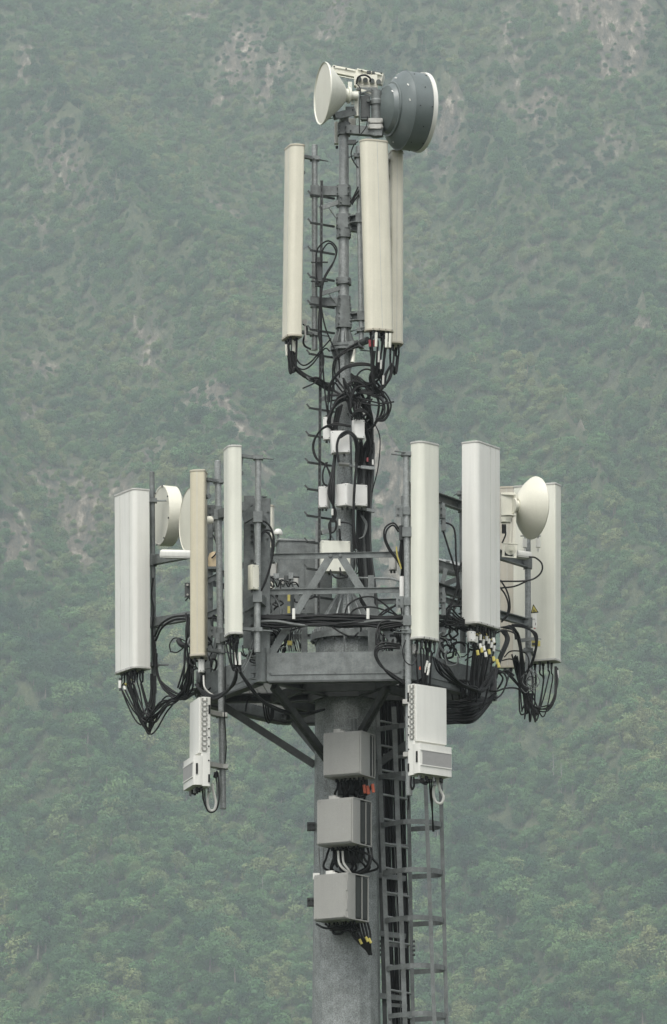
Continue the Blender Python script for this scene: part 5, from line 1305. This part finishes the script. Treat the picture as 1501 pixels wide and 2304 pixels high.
for k in range(16):
    f = (k % 8) / 7; Y = (.05, -.06)[k // 8]
    cab(t, [(836 + 3 * f, 975 + 3 * k, Y), (812 + 26 * f, 1020, Y), (807 + 30 * f, 1080, Y), (806 + 27 * f, 1150, Y), (806 + 26 * f, 1210, Y), (808 + 28 * f, 1260, Y), (811 + 33 * f, 1330, Y), (814 + 38 * f, 1400, Y), (818 + 40 * f, 1450, Y)], random.choice((.014, .017, .02)), (BLACK, BLACK, BLACK, STEELD)[k % 4], jit=.004)
for py, a, b in ((1051, 812, 843), (1147, 824, 843)):
    m = MB(); m.beam(P(a, py, -.15), P(b, py + 3, -.12), .04, .035); m.beam(P(780, py - 4, -.05), P(a, py, -.1), .03, .02); m.build('strap_bar', STEELP, t)
m = MB(); m.tube([P(830, 975, -.1), P(838, 970, -.1), P(841, 978, -.1)], .012, 8); m.box(P(839, 1040, -.12), (.02, .02, .06)); m.build('white_tie', WHITE, t)
m = MB(); m.box(P(827, 1034, -.12), (.02, .02, .05)); m.build('red_mark', RED, t)
for k in range(3): cab(t, [(812 + 2 * k, 1160, -.14), (822 + 2 * k, 1180, -.14), (818 + k, 1205, -.14), (808, 1212, -.14)], .005, GREYC)
m = MB(); m.beam(P(786, 1046, -.2), P(762, 1044, -.2), .12, .02); m.build('mast_strap', CAPM, t)
t = bundle('cable_tangle', 'dense black cable tangle wrapped round the mast just under its upper flange', 800, 900, -.25)
for k in range(11):
    cx_, cy_ = random.uniform(800, 842), random.uniform(850, 915); rx, ry = random.uniform(22, 40), random.uniform(26, 48); a0 = random.random() * 6.28; ln = random.randint(5, 9); Y = random.uniform(-.38, -.14)
    cab(t, [(cx_ + rx * math.cos(a0 + .6 * j), cy_ + ry * math.sin(a0 + .6 * j) + j * 2.2, Y + .012 * j) for j in range(ln)], random.choice((.007, .009, .011, .013)), (BLACK, BLACK, BLACK, GREYC)[k % 4], jit=.006)
for k in range(12):
    x0 = random.uniform(742, 800); x1 = random.uniform(800, 838)
    cab(t, [(x0, random.uniform(850, 905), -.25), ((x0 + x1) / 2, random.uniform(880, 940), -.3), (x1, random.uniform(930, 990), -.2), (x1 + random.uniform(-8, 8), 1040, -.1)], random.choice((.008, .010, .012)), jit=.012)
# short leads near the upper mast
t = bundle('cable_bundle', 'short thin black leads between the upper mast clamps and the middle panel', 800, 460, -.2)
cab(t, [(806, 318, -.3), (797, 325, -.3), (790, 345, -.3), (795, 362, -.3), (806, 378, -.3)], .007)
for k in range(3): cab(t, [(788 + 2 * k, 455 + 3 * k, -.15), (797, 440 + 6 * k, -.15), (806 + k, 420 + 9 * k, -.15)], .008)
m = MB(); m.box(P(792, 320, -.2), (.10, .05, .05)); m.build('plug', STEELD, t)

BARKP = mat('bleached_bark', (.26, .25, .23), .9, 0, .3, 2)
def tangle(label, x0, x1, y0, y1, Y0, Y1, n_, rmax):
    t = bundle('cable_tangle', label, (x0 + x1) / 2, y1, (Y0 + Y1) / 2)
    for k in range(n_):
        cx_, cy_ = random.uniform(x0, x1), random.uniform(y0, y1); rx, ry = random.uniform(.35, 1) * rmax, random.uniform(.35, 1) * rmax; a0 = random.random() * 6.28; Y = random.uniform(Y0, Y1); sx = random.uniform(-3, 3)
        cab(t, [(cx_ + rx * math.cos(a0 + .62 * j) + j * sx, cy_ + ry * math.sin(a0 + .62 * j), Y + .01 * j) for j in range(random.randint(5, 9))], random.choice((.006, .008, .010, .012)), (BLACK, BLACK, BLACK, GREYC)[k % 4], jit=.006)
    return t
tangle('messy black leads around the left corner post of the platform', 552, 640, 1395, 1470, -1.35, -.9, 26, 26)
tangle('knotted black leads on the arm between the tan panel and long left pipe', 440, 500, 1400, 1550, -.45, -.1, 18, 20)
tangle('messy black leads in the gap between the two right panels', 990, 1035, 1370, 1480, -1.1, -.5, 26, 24)
tangle('black leads looping behind the underside of the widest white panel', 1060, 1140, 1430, 1560, -.5, -.1, 18, 26)
tangle('black leads coiled in front of the right end of the railing', 850, 905, 1400, 1470, -1.5, -1.2, 16, 26)
tangle('loose black leads behind the railing left of the mast', 590, 700, 1290, 1390, -.8, -.2, 14, 18)
t = thing('equipment_rack', 'cluster of grey brackets and boxes by the tall grey mounting plate', 'rack', P(595, 1320, -1.0))
for (px, py, ww, hh, mt_) in ((585, 1150, .10, .12, STEEL), (590, 1215, .12, .09, STEELD), (600, 1240, .14, .07, STEEL), (588, 1252, .08, .10, STEELD), (608, 1262, .12, .05, STEELP), (596, 1300, .10, .10, STEEL), (583, 1360, .10, .09, STEELD), (600, 1370, .12, .06, STEEL), (588, 1425, .14, .10, STEEL), (606, 1440, .10, .08, STEELD)):
    m = MB(); m.box(P(px, py, -1.15), (ww, .08, hh), bev=.008)
    for sx in (-.3, .3): m.cyl(P(px, py, -1.2) + Vector((ww * sx, 0, 0)), P(px, py, -1.17) + Vector((ww * sx, 0, 0)), .012, n=8)
    m.build('bracket', mt_, t)
# bare dead trunks showing among the trees
for i, (px, y0, y1, lb) in enumerate(((1242, 1654, 1708, 'tallest pale bare trunk among the trees right of the finned radio'), (1260, 1680, 1742, 'thin bare trunk just right of the tallest pale one'), (1369, 1720, 1765, 'short bare trunk farthest right among the trees'), (591, 1965, 2010, 'faint bare trunk in the wood left of the pole'))):
    g0 = ground_hit(px, y1)
    if g0 is None: continue
    g0 = Vector((g0.x, g0.y - 7, hill(g0.x, g0.y - 7))); h_ = (y1 - y0) / 9 + 2
    t = thing('bare_tree', lb, 'dead tree', g0, 'bare dead trunks on the hillside')
    m = MB(); m.tube([g0 - Z, g0 + Z * h_ * .5 + Vector((.15, 0, 0)), g0 + Z * h_], .2, 6, True, [.16, .12, .05]); m.build('trunk', BARKP, t)
    for k in range(9):
        b_ = g0 + Z * h_ * (.5 + .05 * k); an = k * 2.4; m = MB(); m.tube([b_, b_ + Vector((math.cos(an), math.sin(an), .35)) * (1.6 - .1 * k)], .05, 4, True, [.06, .02]); m.build('branch', BARKP, t)
